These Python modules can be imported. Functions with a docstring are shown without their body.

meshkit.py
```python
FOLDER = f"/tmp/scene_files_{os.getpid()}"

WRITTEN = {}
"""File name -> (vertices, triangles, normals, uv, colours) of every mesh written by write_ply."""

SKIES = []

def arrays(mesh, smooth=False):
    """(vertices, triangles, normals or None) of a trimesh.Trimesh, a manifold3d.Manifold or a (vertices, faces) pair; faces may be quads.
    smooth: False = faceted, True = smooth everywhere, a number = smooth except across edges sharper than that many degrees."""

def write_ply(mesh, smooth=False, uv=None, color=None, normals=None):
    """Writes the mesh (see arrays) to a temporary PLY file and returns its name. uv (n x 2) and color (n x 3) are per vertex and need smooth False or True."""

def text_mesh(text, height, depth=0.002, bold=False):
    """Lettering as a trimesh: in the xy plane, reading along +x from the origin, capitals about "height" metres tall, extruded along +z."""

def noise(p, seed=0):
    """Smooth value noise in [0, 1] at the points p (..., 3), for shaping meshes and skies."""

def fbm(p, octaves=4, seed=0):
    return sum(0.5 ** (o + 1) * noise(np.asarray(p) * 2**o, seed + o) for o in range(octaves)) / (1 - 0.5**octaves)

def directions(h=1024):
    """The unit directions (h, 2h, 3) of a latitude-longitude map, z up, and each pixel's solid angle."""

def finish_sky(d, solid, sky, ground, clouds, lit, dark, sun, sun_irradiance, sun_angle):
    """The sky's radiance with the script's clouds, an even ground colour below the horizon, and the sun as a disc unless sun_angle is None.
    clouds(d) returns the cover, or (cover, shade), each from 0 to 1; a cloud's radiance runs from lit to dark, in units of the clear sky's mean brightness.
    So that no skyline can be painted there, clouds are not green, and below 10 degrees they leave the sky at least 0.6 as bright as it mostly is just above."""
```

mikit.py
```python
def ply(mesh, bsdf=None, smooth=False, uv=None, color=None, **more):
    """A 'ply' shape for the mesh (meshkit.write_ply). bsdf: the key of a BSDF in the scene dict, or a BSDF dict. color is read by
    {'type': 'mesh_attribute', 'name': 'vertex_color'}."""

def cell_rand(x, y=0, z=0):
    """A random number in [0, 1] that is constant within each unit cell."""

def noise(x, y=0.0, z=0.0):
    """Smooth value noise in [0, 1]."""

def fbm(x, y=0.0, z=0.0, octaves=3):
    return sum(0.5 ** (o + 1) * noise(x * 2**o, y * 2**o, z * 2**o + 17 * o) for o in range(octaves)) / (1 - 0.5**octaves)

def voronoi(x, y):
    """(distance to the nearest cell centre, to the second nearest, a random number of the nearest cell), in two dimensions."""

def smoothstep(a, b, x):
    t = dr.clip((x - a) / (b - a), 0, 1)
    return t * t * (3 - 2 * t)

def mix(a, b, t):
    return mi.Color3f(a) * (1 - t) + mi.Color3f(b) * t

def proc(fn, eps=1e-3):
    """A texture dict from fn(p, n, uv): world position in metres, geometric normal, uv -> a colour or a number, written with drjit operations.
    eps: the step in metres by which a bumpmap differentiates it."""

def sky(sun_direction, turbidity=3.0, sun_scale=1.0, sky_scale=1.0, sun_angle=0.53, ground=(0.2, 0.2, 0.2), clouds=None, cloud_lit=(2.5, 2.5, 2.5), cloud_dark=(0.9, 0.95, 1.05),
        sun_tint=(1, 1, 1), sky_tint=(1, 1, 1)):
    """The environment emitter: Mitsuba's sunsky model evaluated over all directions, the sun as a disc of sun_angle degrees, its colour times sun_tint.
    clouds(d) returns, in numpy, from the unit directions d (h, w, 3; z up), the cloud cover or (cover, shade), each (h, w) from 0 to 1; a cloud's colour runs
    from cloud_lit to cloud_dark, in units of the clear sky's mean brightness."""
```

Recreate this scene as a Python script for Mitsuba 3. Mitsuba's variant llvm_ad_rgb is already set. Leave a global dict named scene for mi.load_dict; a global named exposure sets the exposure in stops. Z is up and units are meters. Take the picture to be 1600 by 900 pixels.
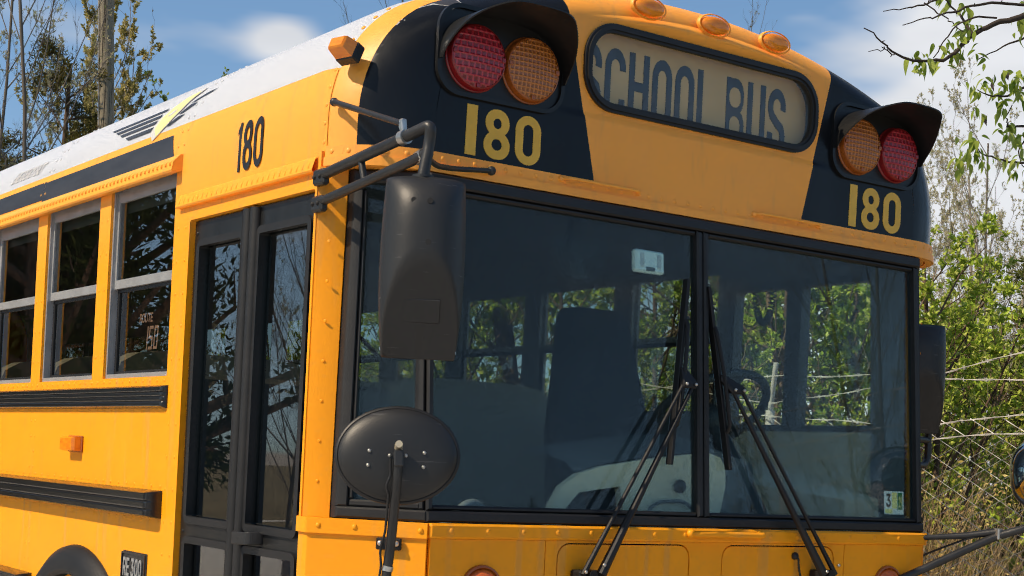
import math, random
import numpy as np
import trimesh, manifold3d
import mitsuba as mi
import drjit as dr
import mikit, meshkit
from shapely.geometry import Polygon, Point, LineString, box as sbox
from shapely.ops import unary_union
from shapely import affinity

T = mi.ScalarTransform4f
scene, labels = {}, {}
rng = np.random.default_rng(7)
random.seed(7)

# ------------------------------------------------------------------ camera, sky, exposure
CAM = np.array([-3.14061827, -3.64879179, 1.62])
RIGHT = np.array([0.80973802, -0.58481083, 0.04817304])
DOWN = np.array([0.04625084, -0.01823223, -0.99876346])
FWD = np.array([0.58496599, 0.81096478, 0.01228467])
FPX, CXP, CYP = 2409.39, 852.5, 697.9
scene['camera'] = {
    'type': 'perspective', 'fov_axis': 'x', 'fov': math.degrees(2 * math.atan(800 / FPX)),
    'principal_point_offset_x': -(CXP - 800) / 1600, 'principal_point_offset_y': -(CYP - 450) / 900,
    'near_clip': 0.05, 'far_clip': 400.0,
    'to_world': T().look_at(origin=CAM.tolist(), target=(CAM + FWD).tolist(), up=(-DOWN).tolist())}
exposure = 1.75
SUN = (-0.71, 0.04, 0.70)


def clouds(d):
    p = d * np.array([2.2, 2.2, 6.0])
    n = meshkit.fbm(p * 1.3 + 3.1, 6, seed=5)
    n2 = meshkit.fbm(p * 4.0 + 1.7, 5, seed=9)
    az = np.degrees(np.arctan2(d[..., 0], d[..., 1]))          # 0 = along the bus, 90 = towards the driver's side
    bank = np.exp(-((az - 59) / 13.0) ** 2)                      # bank of cloud towards the fence side
    el = np.degrees(np.arcsin(np.clip(d[..., 2], -1, 1)))
    base = n * 0.66 + n2 * 0.34 + 0.90 * bank * np.clip(1.25 - el / 32.0, -0.2, 1) - 0.03
    for a_, e_, w_, h_, k_ in ((25.4, 14.6, 1.5, 1.1, .17), (28.0, 17.2, 2.4, 1.0, .16), (38.0, 17.0, 3.0, 1.0, .14), (-60, 20, 20, 7, .25)):
        base = base + k_ * np.exp(-((az - a_) / w_) ** 2 - ((el - e_) / h_) ** 2)
    thr = 0.575 - 0.06 * np.clip((el - 17) / 12, 0, 1)
    cover = np.clip((base - thr) / 0.125, 0, 1) ** 1.2
    shade = np.clip((n2 - 0.40) * 2.2, 0, 1) * 0.55
    return cover * 0.95, shade


scene['sky'] = mikit.sky(SUN, turbidity=3, sky_scale=0.98, clouds=clouds, cloud_lit=(2.75, 2.78, 2.85), cloud_dark=(1.5, 1.58, 1.72), sky_tint=(0.90, 0.98, 1.0), ground=(0.34, 0.32, 0.29))

# ------------------------------------------------------------------ materials
noise, fbm, smoothstep, mix = mikit.noise, mikit.fbm, mikit.smoothstep, mikit.mix


def mat(key, color, rough=0.5, metallic=0.0, spec=0.5, coat=0.0, bump=None, bscale=0.001, **more):
    c = mikit.proc(color) if callable(color) else {'type': 'rgb', 'value': list(color)}
    r = mikit.proc(rough) if callable(rough) else rough
    b = {'type': 'principled', 'base_color': c, 'roughness': r, 'metallic': metallic, 'specular': spec, 'clearcoat': coat, 'clearcoat_gloss': 0.9, **more}
    if bump is not None:
        b = {'type': 'bumpmap', 'arbitrary': mikit.proc(bump, 8e-4), 'scale': bscale, 'bsdf': b}
    scene[key] = {'type': 'twosided', 'bsdf': b}
    return key


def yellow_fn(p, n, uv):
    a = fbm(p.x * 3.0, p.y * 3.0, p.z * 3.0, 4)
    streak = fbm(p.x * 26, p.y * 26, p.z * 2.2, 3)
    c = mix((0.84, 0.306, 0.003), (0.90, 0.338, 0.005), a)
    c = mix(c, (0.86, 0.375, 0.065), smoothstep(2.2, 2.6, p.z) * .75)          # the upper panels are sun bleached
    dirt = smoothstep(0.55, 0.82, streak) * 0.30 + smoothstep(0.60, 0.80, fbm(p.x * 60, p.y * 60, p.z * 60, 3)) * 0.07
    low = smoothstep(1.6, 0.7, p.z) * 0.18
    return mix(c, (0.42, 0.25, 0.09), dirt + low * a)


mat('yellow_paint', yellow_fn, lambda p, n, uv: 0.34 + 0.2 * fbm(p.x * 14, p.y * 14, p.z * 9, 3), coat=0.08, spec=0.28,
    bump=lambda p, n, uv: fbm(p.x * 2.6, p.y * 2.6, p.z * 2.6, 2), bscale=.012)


def capyellow_fn(p, n, uv):
    a = fbm(p.x * 3.0, p.y * 3.0 + 7, p.z * 3.0, 4)
    c = mix((0.87, 0.340, 0.036), (0.91, 0.366, 0.044), a)
    d = smoothstep(0.55, 0.8, fbm(p.x * 40, p.y * 40, p.z * 7, 3)) * 0.18
    return mix(c, (0.42, 0.27, 0.11), d)


mat('faded_yellow_paint', capyellow_fn, lambda p, n, uv: 0.36 + 0.2 * fbm(p.x * 12, p.y * 12, p.z * 9, 3), coat=0.1)


def capblack_fn(p, n, uv):
    k = fbm(p.x * 7, p.y * 7, p.z * 7, 3)
    base = mix((0.004, 0.0045, 0.006), (0.008, 0.009, 0.011), k)
    # clear coat peeling in ragged patches along the upper corner
    f = fbm(p.x * 11 + 2, p.y * 11, p.z * 11, 5) + 0.42 * smoothstep(2.73, 2.92, p.z)
    f = f - 1.0 * smoothstep(-.90, -.78, p.x)
    peel = smoothstep(0.80, 0.812, f) * smoothstep(2.70, 2.75, p.z)
    rim = smoothstep(0.785, 0.797, f) * (1 - smoothstep(0.812, 0.83, f)) * smoothstep(2.70, 2.75, p.z)
    scuff = smoothstep(0.62, 0.75, fbm(p.x * 90, p.y * 90, p.z * 22 + p.x * 30, 3)) * smoothstep(0.5, 0.62, fbm(p.x * 6, p.y * 6, p.z * 6, 2)) * smoothstep(-0.9, -1.08, p.x)
    c = mix(base, (0.050, 0.050, 0.054), peel * 0.8)
    c = mix(c, (0.50, 0.50, 0.48), rim * 0.8)
    return mix(c, (0.14, 0.15, 0.17), scuff * 0.5)


def capblack_rough(p, n, uv):
    return 0.13 + 0.20 * fbm(p.x * 18, p.y * 18, p.z * 10, 3) + 0.18 * smoothstep(2.80, 2.96, p.z)


mat('black_paint', capblack_fn, capblack_rough, coat=0.12, spec=.25)
mat('white_paint', lambda p, n, uv: mix((0.46, 0.485, 0.53), (0.38, 0.395, 0.42), smoothstep(0.5, 0.9, fbm(p.x * 3, p.y * 1.2, p.z * 6, 3)) * .7), 0.35, coat=0.2)
mat('stripe_black', lambda p, n, uv: mix((0.022, 0.026, 0.036), (0.045, 0.05, 0.062), fbm(p.y * 3, p.z * 14, 0, 4)), 0.38)
mat('decal_yellow', lambda p, n, uv: mix((0.66, 0.375, 0.030), (0.72, 0.425, 0.045), fbm(p.x * 30, p.z * 30, 0, 2)), 0.35)
mat('decal_black', (0.016, 0.016, 0.018), 0.35)
mat('decal_navy', (0.040, 0.046, 0.058), 0.5)
mat('decal_white', (0.72, 0.72, 0.70), 0.4)
mat('decal_grey', (0.50, 0.50, 0.50), 0.4)
mat('decal_pale', (0.82, 0.70, 0.28), 0.4)
mat('decal_pink', (0.72, 0.46, 0.40), 0.6)
mat('rubber', lambda p, n, uv: mix((0.006, 0.006, 0.0065), (0.015, 0.015, 0.016), fbm(p.x * 10, p.y * 6, p.z * 16, 4)), lambda p, n, uv: 0.40 + 0.2 * fbm(p.x * 8, p.y * 8, p.z * 8, 3), spec=0.45)
mat('rub_rail_black', lambda p, n, uv: mix((0.004, 0.004, 0.0045), (0.012, 0.012, 0.013), fbm(p.x * 10, p.y * 3, p.z * 40, 4)), 0.22, spec=0.5, coat=0.2)
mat('door_black', lambda p, n, uv: mix((0.006, 0.0062, 0.0065), (0.014, 0.0145, 0.015), fbm(p.x * 9, p.y * 22, p.z * 3, 4)), 0.36, spec=0.4)
mat('mirror_plastic', lambda p, n, uv: mix(mix((0.009, 0.0094, 0.010), (0.017, 0.0175, 0.018), fbm(p.x * 12, p.y * 12, p.z * 5, 4)), (0.16, 0.16, 0.16),
    smoothstep(0.74, 0.82, fbm(p.x * 14, p.y * 14, p.z * 130, 3)) * 0.18), 0.46, bump=lambda p, n, uv: noise(p.x * 900, p.y * 900, p.z * 900), bscale=0.00025)
mat('arm_black', lambda p, n, uv: mix((0.010, 0.0105, 0.011), (0.022, 0.0225, 0.024), fbm(p.x * 25, p.y * 25, p.z * 25, 3)), 0.42, bump=lambda p, n, uv: noise(p.x * 700, p.y * 700, p.z * 700), bscale=0.0002)
mat('wiper_black', (0.008, 0.008, 0.009), 0.5, spec=.35)
mat('void_black', (0.006, 0.006, 0.007), 0.7)
mat('steel', lambda p, n, uv: mix((0.62, 0.61, 0.58), (0.40, 0.38, 0.34), fbm(p.x * 60, p.y * 60, p.z * 60, 3)), 0.35, metallic=0.9)
mat('aluminium', lambda p, n, uv: mix((0.36, 0.37, 0.38), (0.27, 0.275, 0.28), fbm(p.x * 10, p.y * 16, p.z * 16, 3)), 0.42, metallic=0.35)
mat('chrome', (0.80, 0.81, 0.83), 0.05, metallic=1.0)
mat('amber_plastic', lambda p, n, uv: mix((0.62, 0.14, 0.004), (0.86, 0.30, 0.01), fbm(p.x * 50, p.y * 50, p.z * 90, 3)), 0.16, coat=0.8)
mat('amber_dark', (0.30, 0.075, 0.008), 0.3, coat=0.5)
mat('red_dark', (0.22, 0.008, 0.010), 0.3, coat=0.5)


def lens_fn(lo, hi):
    def fn(p, n, uv):
        return mix(lo, hi, uv.x)
    return fn


mat('amber_lens', lens_fn((0.17, 0.042, 0.004), (0.52, 0.175, 0.024)), 0.28, coat=0.5, spec=0.6)
mat('red_lens', lens_fn((0.11, 0.003, 0.006), (0.46, 0.018, 0.030)), 0.28, coat=0.5, spec=0.6)
mat('sign_board', lambda p, n, uv: mix((0.52, 0.34, 0.145), (0.60, 0.41, 0.19), fbm(p.x * 5, p.z * 5, 0, 3)), 0.6)
mat('lamp_red_orange', lambda p, n, uv: mix((0.42, 0.06, 0.008), (0.62, 0.14, 0.02), fbm(p.x * 90, p.y * 90, p.z * 90, 2)), 0.2, coat=0.6)
mat('interior_grey', (0.16, 0.17, 0.18), 0.55)
mat('interior_dark', (0.045, 0.047, 0.05), 0.6)
mat('ceiling_grey', (0.17, 0.18, 0.195), 0.5)
mat('beige_plastic', lambda p, n, uv: mix((0.72, 0.62, 0.46), (0.64, 0.55, 0.40), fbm(p.x * 7, p.y * 7, p.z * 7, 3)), 0.5)
mat('dash_grey', (0.10, 0.108, 0.115), 0.55)
mat('seat_vinyl', lambda p, n, uv: mix((0.50, 0.47, 0.40), (0.42, 0.39, 0.335), fbm(p.x * 9, p.y * 9, p.z * 9, 3)), 0.45)
mat('driver_fabric', (0.030, 0.036, 0.045), 0.8)
mat('box_white', (0.72, 0.78, 0.76), 0.5)
mat('plate_black', (0.02, 0.02, 0.021), 0.3, coat=0.3)
mat('tyre', (0.02, 0.02, 0.02), 0.8)
def film_fn(p, n, uv):
    # dust film: thinner inside the arcs that the two wipers sweep
    r1 = dr.sqrt(dr.square(p.x + .478) + dr.square(p.z - 1.32)); r2 = dr.sqrt(dr.square(p.x - .475) + dr.square(p.z - 1.32))
    arc = (1 - smoothstep(.93, .95, r1)) * smoothstep(.34, .36, r1)
    arc2 = (1 - smoothstep(.93, .95, r2)) * smoothstep(.34, .36, r2)
    f = fbm(p.x * 3, p.z * 3, 2, 4)
    return (.006 + .014 * f) * (1 - .22 * dr.maximum(arc, arc2)) + .010 * smoothstep(1.62, 1.47, p.z)


scene['windshield_glass'] = {'type': 'blendbsdf', 'weight': mikit.proc(film_fn),
                             'clear': {'type': 'thindielectric', 'int_ior': 1.28, 'specular_transmittance': {'type': 'rgb', 'value': [0.72, 0.88, 0.87]}},
                             'film': {'type': 'twosided', 'bsdf': {'type': 'diffuse', 'reflectance': {'type': 'rgb', 'value': [0.32, 0.54, 0.74]}}}}
scene['tinted_glass'] = {'type': 'thindielectric', 'int_ior': 1.5, 'specular_transmittance': {'type': 'rgb', 'value': [0.47, 0.48, 0.43]}}
scene['clear_glass'] = {'type': 'thindielectric', 'int_ior': 1.33, 'specular_transmittance': {'type': 'rgb', 'value': [0.92, 0.95, 0.93]}}
scene['door_glass'] = {'type': 'thindielectric', 'int_ior': 1.5, 'specular_transmittance': {'type': 'rgb', 'value': [0.55, 0.60, 0.60]}}


# ------------------------------------------------------------------ mesh helpers
def add(key, mesh, m, smooth=30, label=None, cat=None, kind=None, group=None, **kw):
    k, i = key, 0
    while k in scene:
        i += 1
        k = f'{key}_{i:03d}'
    scene[k] = mikit.ply(mesh, m, smooth=smooth, **kw)
    lab(k, label, cat, kind, group)
    return k


def lab(k, label=None, cat=None, kind=None, group=None):
    d = {n: v for n, v in (('label', label), ('category', cat), ('kind', kind), ('group', group)) if v}
    if d:
        labels[k] = {**labels.get(k, {}), **d}


KEYS = set()


def numbered(name):
    k, i = name, 0
    while k in KEYS:
        i += 1
        k = f'{name}_{i:03d}'
    KEYS.add(k)
    return k


def cat_(ms):
    return trimesh.util.concatenate([m for m in ms])


def hull(P):
    return trimesh.convex.convex_hull(np.asarray(P, float))


def bx(x0, x1, y0, y1, z0, z1, b=0.004):
    x0, x1 = min(x0, x1), max(x0, x1); y0, y1 = min(y0, y1), max(y0, y1); z0, z1 = min(z0, z1), max(z0, z1)
    b = min(b, .45 * (x1 - x0), .45 * (y1 - y0), .45 * (z1 - z0))
    P = []
    for i in range(3):
        for sx in (0, 1):
            for sy in (0, 1):
                for sz in (0, 1):
                    o = [b, b, b]; o[i] = 0
                    P.append([(x0 + o[0], x1 - o[0])[sx], (y0 + o[1], y1 - o[1])[sy], (z0 + o[2], z1 - o[2])[sz]])
    return hull(P)


def tube(P, r, n=10, cap=True):
    P = np.asarray(P, float)
    R = np.broadcast_to(np.asarray(r, float), (len(P),))
    d = np.gradient(P, axis=0)
    d /= np.linalg.norm(d, axis=1, keepdims=True) + 1e-12
    a = np.array([0, 0, 1.0]) if abs(d[0][2]) < 0.9 else np.array([1.0, 0, 0])
    u = np.cross(d[0], a); u /= np.linalg.norm(u)
    th = np.arange(n) * 2 * np.pi / n
    V = []
    for i in range(len(P)):
        u = u - d[i] * (u @ d[i]); u /= np.linalg.norm(u) + 1e-12
        w = np.cross(d[i], u)
        V.append(P[i] + R[i] * (np.cos(th)[:, None] * u + np.sin(th)[:, None] * w))
    V = np.vstack(V)
    F = []
    j = np.arange(n)
    for i in range(len(P) - 1):
        a0, b0 = i * n + j, i * n + (j + 1) % n
        F.append(np.stack([a0, b0, b0 + n], 1)); F.append(np.stack([a0, b0 + n, a0 + n], 1))
    if cap:
        V = np.vstack([V, P[0], P[-1]]); k = len(P) * n
        F.append(np.stack([j * 0 + k, (j + 1) % n, j], 1)); e = (len(P) - 1) * n
        F.append(np.stack([j * 0 + k + 1, e + j, e + (j + 1) % n], 1))
    return trimesh.Trimesh(V, np.vstack(F), process=False)


def bend(P, r, k=8):
    """polyline with its corners rounded to radius r"""
    P = [np.asarray(p, float) for p in P]
    out = [P[0]]
    for a, b, c in zip(P[:-2], P[1:-1], P[2:]):
        d1, d2 = (a - b), (c - b)
        l = min(r, .48 * np.linalg.norm(d1), .48 * np.linalg.norm(d2))
        s, e = b + d1 / np.linalg.norm(d1) * l, b + d2 / np.linalg.norm(d2) * l
        for t in np.linspace(0, 1, k):
            out.append((1 - t) ** 2 * s + 2 * t * (1 - t) * b + t * t * e)
    out.append(P[-1])
    return np.array(out)


def grid(P, closed=False):
    """P (n, m, 3) -> mesh of quads"""
    n, m = P.shape[:2]
    idx = np.arange(n * m).reshape(n, m)
    a, b, c, d = idx[:-1, :-1], idx[1:, :-1], idx[1:, 1:], idx[:-1, 1:]
    F = np.vstack([np.stack([a.ravel(), b.ravel(), c.ravel()], 1), np.stack([a.ravel(), c.ravel(), d.ravel()], 1)])
    return trimesh.Trimesh(P.reshape(-1, 3), F, process=False)


def ext(poly, h):
    ps = getattr(poly, 'geoms', [poly])
    return cat_([trimesh.creation.extrude_polygon(p, h, engine='earcut') for p in ps if p.area > 1e-9])


def ext_yz(poly, x0, x1):
    """polygon in (y, z) extruded from x0 to x1"""
    m = ext(poly, x1 - x0)
    v = m.vertices
    return trimesh.Trimesh(np.stack([v[:, 2] + x0, v[:, 0], v[:, 1]], 1), m.faces, process=False)


def ext_xz(poly, y0, y1):
    m = ext(poly, y1 - y0)
    v = m.vertices
    return trimesh.Trimesh(np.stack([v[:, 0], v[:, 2] + y0, v[:, 1]], 1), m.faces[:, ::-1], process=False)


def ext_xy(poly, z0, z1):
    m = ext(poly, z1 - z0)
    v = m.vertices.copy(); v[:, 2] += z0
    return trimesh.Trimesh(v, m.faces, process=False)


def rrect(x0, x1, z0, z1, r, q=6):
    if r <= 0:
        return sbox(x0, z0, x1, z1)
    return sbox(x0 + r, z0 + r, x1 - r, z1 - r).buffer(r, quad_segs=q)


def frame_map(o, ux, uz):
    """maps local (x, y, z) of a mesh: x along ux, z along uz, y = outward normal direction uy = uz x ux"""
    ux = np.asarray(ux, float) / np.linalg.norm(ux)
    uz = np.asarray(uz, float); uz = uz - ux * (uz @ ux); uz /= np.linalg.norm(uz)
    uy = np.cross(uz, ux)
    o = np.asarray(o, float)

    def f(m):
        v = np.asarray(m.vertices)
        return trimesh.Trimesh(o + v[:, :1] * ux + v[:, 1:2] * uy + v[:, 2:3] * uz, m.faces, process=False)
    return f


def move(m, x=0, y=0, z=0):
    return trimesh.Trimesh(np.asarray(m.vertices) + [x, y, z], m.faces, process=False)


def dome(r, h, n=8, k=3):
    """rivet head: axis +z"""
    V, F = [], []
    for i in range(k):
        t = i / k * math.pi / 2
        V += [[r * math.cos(t) * math.cos(a), r * math.cos(t) * math.sin(a), h * math.sin(t)] for a in np.arange(n) * 2 * math.pi / n]
    V.append([0, 0, h])
    for i in range(k - 1):
        for j in range(n):
            a, b = i * n + j, i * n + (j + 1) % n
            F += [[a, b, b + n], [a, b + n, a + n]]
    F += [[(k - 1) * n + j, (k - 1) * n + (j + 1) % n, k * n] for j in range(n)]
    return trimesh.Trimesh(V, F, process=False)


def rivets(points, normal, r=0.007, h=0.004, n=8):
    """rivet heads at the points, axis along normal (one vector or one per point)"""
    d = dome(r, h, n)
    N = np.broadcast_to(np.asarray(normal, float), (len(points), 3))
    out = []
    for p, nn in zip(points, N):
        nn = nn / np.linalg.norm(nn)
        a = np.array([0, 0, 1.0]) if abs(nn[2]) < .9 else np.array([1.0, 0, 0])
        u = np.cross(a, nn); u /= np.linalg.norm(u); w = np.cross(nn, u)
        v = d.vertices
        out.append(trimesh.Trimesh(np.asarray(p) + v[:, :1] * u + v[:, 1:2] * w + v[:, 2:3] * nn, d.faces, process=False))
    return cat_(out)


def ring_poly(r, n=48, cx=0, cz=0, sx=1, sz=1):
    return affinity.scale(Point(cx, cz).buffer(r, quad_segs=n // 4), sx, sz, origin=(cx, cz))


# highway style numerals as shapely shapes, height 1
def digit(ch, w, s):
    if ch == '1':
        return Polygon([(w * .5 - s * .62, 0), (w * .5 + s * .55, 0), (w * .5 + s * .62, 1), (w * .5 - s * .55, 1)])
    if ch == '1f':
        return unary_union([Polygon([(w * .5 - s * .1, 0), (w * .5 + s * .9, 0), (w * .5 + s * .9, 1), (w * .5 + s * .1, 1)]),
                            Polygon([(w * .5 - s * .9, .80), (w * .5 + s * .2, 1), (w * .5 + s * .2, .86), (w * .5 - s * .9, .66)])])

    def stad(x0, x1, z0, z1):
        r = min((x1 - x0) / 2, (z1 - z0) / 2)
        return rrect(x0, x1, z0, z1, r * .999, 12)
    if ch == '0':
        return stad(0, w, 0, 1).difference(stad(s, w - s, s * .95, 1 - s * .95))
    if ch == '8':
        lo = stad(0, w, 0, .56).difference(stad(s, w - s, s * .95, .56 - s * .8))
        hi = stad(w * .04, w * .96, .46, 1).difference(stad(w * .04 + s, w * .96 - s, .46 + s * .8, 1 - s * .95))
        core_lo = stad(s, w - s, s * .95, .56 - s * .8); core_hi = stad(w * .04 + s, w * .96 - s, .46 + s * .8, 1 - s * .95)
        return unary_union([lo, hi]).difference(core_lo).difference(core_hi)


# ------------------------------------------------------------------ bus body surface
HW = 1.22
R1, XC1, ZC1, R2, Z0R = 0.42, 0.80, 2.53, 2.76, 3.09
A1 = math.radians(70)
YF, RC = -0.055, 0.25                        # front face plane, corner radius
SIDE_Z = 2.43


def section_arc(s):
    """point and outward normal (x, z) at arc length s above (HW, ZC1), driver's side"""
    L1 = R1 * A1
    if s <= 0:
        return np.array([HW, ZC1 + s]), np.array([1.0, 0])
    if s < L1:
        a = s / R1
        return np.array([XC1 + R1 * math.cos(a), ZC1 + R1 * math.sin(a)]), np.array([math.cos(a), math.sin(a)])
    x1 = XC1 + R1 * math.cos(A1)
    a = math.asin(x1 / R2) - (s - L1) / R2
    zoff = ZC1 + R1 * math.sin(A1) - (R2 * math.cos(math.asin(x1 / R2)))
    return np.array([R2 * math.sin(a), zoff + R2 * math.cos(a)]), np.array([math.sin(a), math.cos(a)])


L_TOT = R1 * A1 + R2 * math.asin((XC1 + R1 * math.cos(A1)) / R2)


def body(side, s, y):
    """point on the upper body; side -1 = door side; the front corner (y < YF+RC) is rounded"""
    p, n = section_arc(s)
    k = 0.0
    yc = YF + RC
    if y < yc:
        st = min(1.0, (yc - y) / RC)
        k = 1 - math.sqrt(max(0.0, 1 - st * st))
    q = p - np.array([n[0] * .25, n[1] * .105]) * k
    return np.array([side * q[0], y, q[1]])


def body_strip(s0, s1, ys, ns=14, sides=(-1,)):
    out = []
    for sd in sides:
        out.append(grid(np.array([[body(sd, s, y) for s in np.linspace(s0, s1, ns)] for y in ys])))
    return cat_(out)


S_WHITE = R1 * math.asin((2.680 - ZC1) / R1)
BUS = numbered('school_bus')
lab(BUS, 'yellow school bus numbered 180 with black front caps and a white roof', 'school bus')
Y_REAR = 10.4
ys_long = np.concatenate([np.linspace(.11, .195, 6), np.linspace(.3, Y_REAR, 30)])
# roof: a white shell
roof = grid(np.array([[body(-1, s, y) for s in np.linspace(S_WHITE, L_TOT, 26)] + [body(1, s, y) for s in np.linspace(L_TOT, S_WHITE, 26)][1:] for y in ys_long]))
ROOF = add(f'{BUS}__roof', roof, 'white_paint', 40)
# yellow band between the roof and the windows
band = cat_([body_strip(2.44 - ZC1, S_WHITE, [y for y in ys_long if y < .2] + [.6, 1.09], 10, (-1, 1)), body_strip(2.512 - ZC1, S_WHITE, np.linspace(1.09, Y_REAR, 24), 8, (-1, 1))])
add(f'{BUS}__upper_side_band', band, 'yellow_paint', 40)
# roof bow seams with rivets, along the arc
for mm, lo_s, hi_s in (('white_paint', S_WHITE, .62), ('yellow_paint', .0, S_WHITE)):
    rv, rn = [], []
    for yb in (1.12, 2.52, 3.9, 5.3):
        for dy in (-.025, .025):
            for sq in np.arange(.02, .62, .052):
                if lo_s < sq <= hi_s:
                    p, n = section_arc(sq)
                    rv.append([-p[0], yb + dy, p[1]]); rn.append([-n[0], 0, n[1]])
    add(f'{ROOF}__rivet_row', rivets(rv, rn, .006, .003, 7), mm, 40, kind='stuff')

# the front cap: rounded strip + front face, yellow with black painted corners
us = np.concatenate([np.linspace(2.44 - ZC1, 0, 4)[:-1], np.linspace(0, L_TOT, 44)])
ts = np.linspace(math.asin((YF + RC - .11) / RC), math.pi / 2, 22)
rows = []
for t in ts:
    y = YF + RC - RC * math.sin(t)
    L = [body(-1, s, y) for s in us]
    rows.append(L + [np.array([-q[0], q[1], q[2]]) for q in L[::-1]][1:])
strip = np.array(rows)
outline = strip[-1]
xs = outline[:, 0]; m_ = (outline[:, 2] > 2.529)
xo = np.concatenate([[outline[0, 0]], np.linspace(outline[:, 0].min() + 1e-3, outline[:, 0].max() - 1e-3, 150), [outline[-1, 0]]])
o2 = outline[np.argsort(outline[:, 0], kind='stable')]
zt = np.interp(xo, outline[m_][:, 0], outline[m_][:, 2])


def brow(x, z):
    """the swelling above the sign, and the slight crease under it"""
    x, z = np.asarray(x), np.asarray(z)
    sm = lambda a, b, v: (lambda t: t * t * (3 - 2 * t))(np.clip((v - a) / (b - a), 0, 1))
    inside = sm(.62, .50, np.abs(x))
    return -.020 * sm(2.927, 2.962, z) * inside - .006 * sm(2.655, 2.64, z) * sm(.60, .45, np.abs(x))


face = []
for k in np.linspace(0, 1, 60):
    zz = zt + (2.44 - zt) * k
    yy = YF + brow(xo, zz) * np.clip((zt - zz) / .02, 0, 1)
    face.append(np.stack([xo, yy, zz], 1))
cap_mesh = cat_([grid(strip), grid(np.array(face))])
cap_mesh.merge_vertices()
# recesses in the face are separate parts; split the paint along the slanted lines
hx0, hx1, hz0, hz1 = .427, .546, 2.467, 2.965
slope = (hx1 - hx0) / (hz1 - hz0)


def cut(mesh, planes):
    for o, n in planes:
        mesh = trimesh.intersections.slice_mesh_plane(mesh, plane_normal=n, plane_origin=o)
    return mesh


sign_hole_planes = None
left_n = np.array([-1, 0, -slope]); right_n = np.array([1, 0, -slope])
pl_l, pl_r = ([-hx0, 0, hz0], left_n), ([hx0, 0, hz0], right_n)
pl_y = ([0, .033, 0], [0, -1.0, 0])
blackL, blackR = cut(cap_mesh, [pl_l, pl_y]), cut(cap_mesh, [pl_r, pl_y])
yel_mid = cut(cap_mesh, [(pl_l[0], -left_n), (pl_r[0], -right_n), pl_y])
yel_rear = cut(cap_mesh, [([0, .033, 0], [0, 1.0, 0])])


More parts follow.
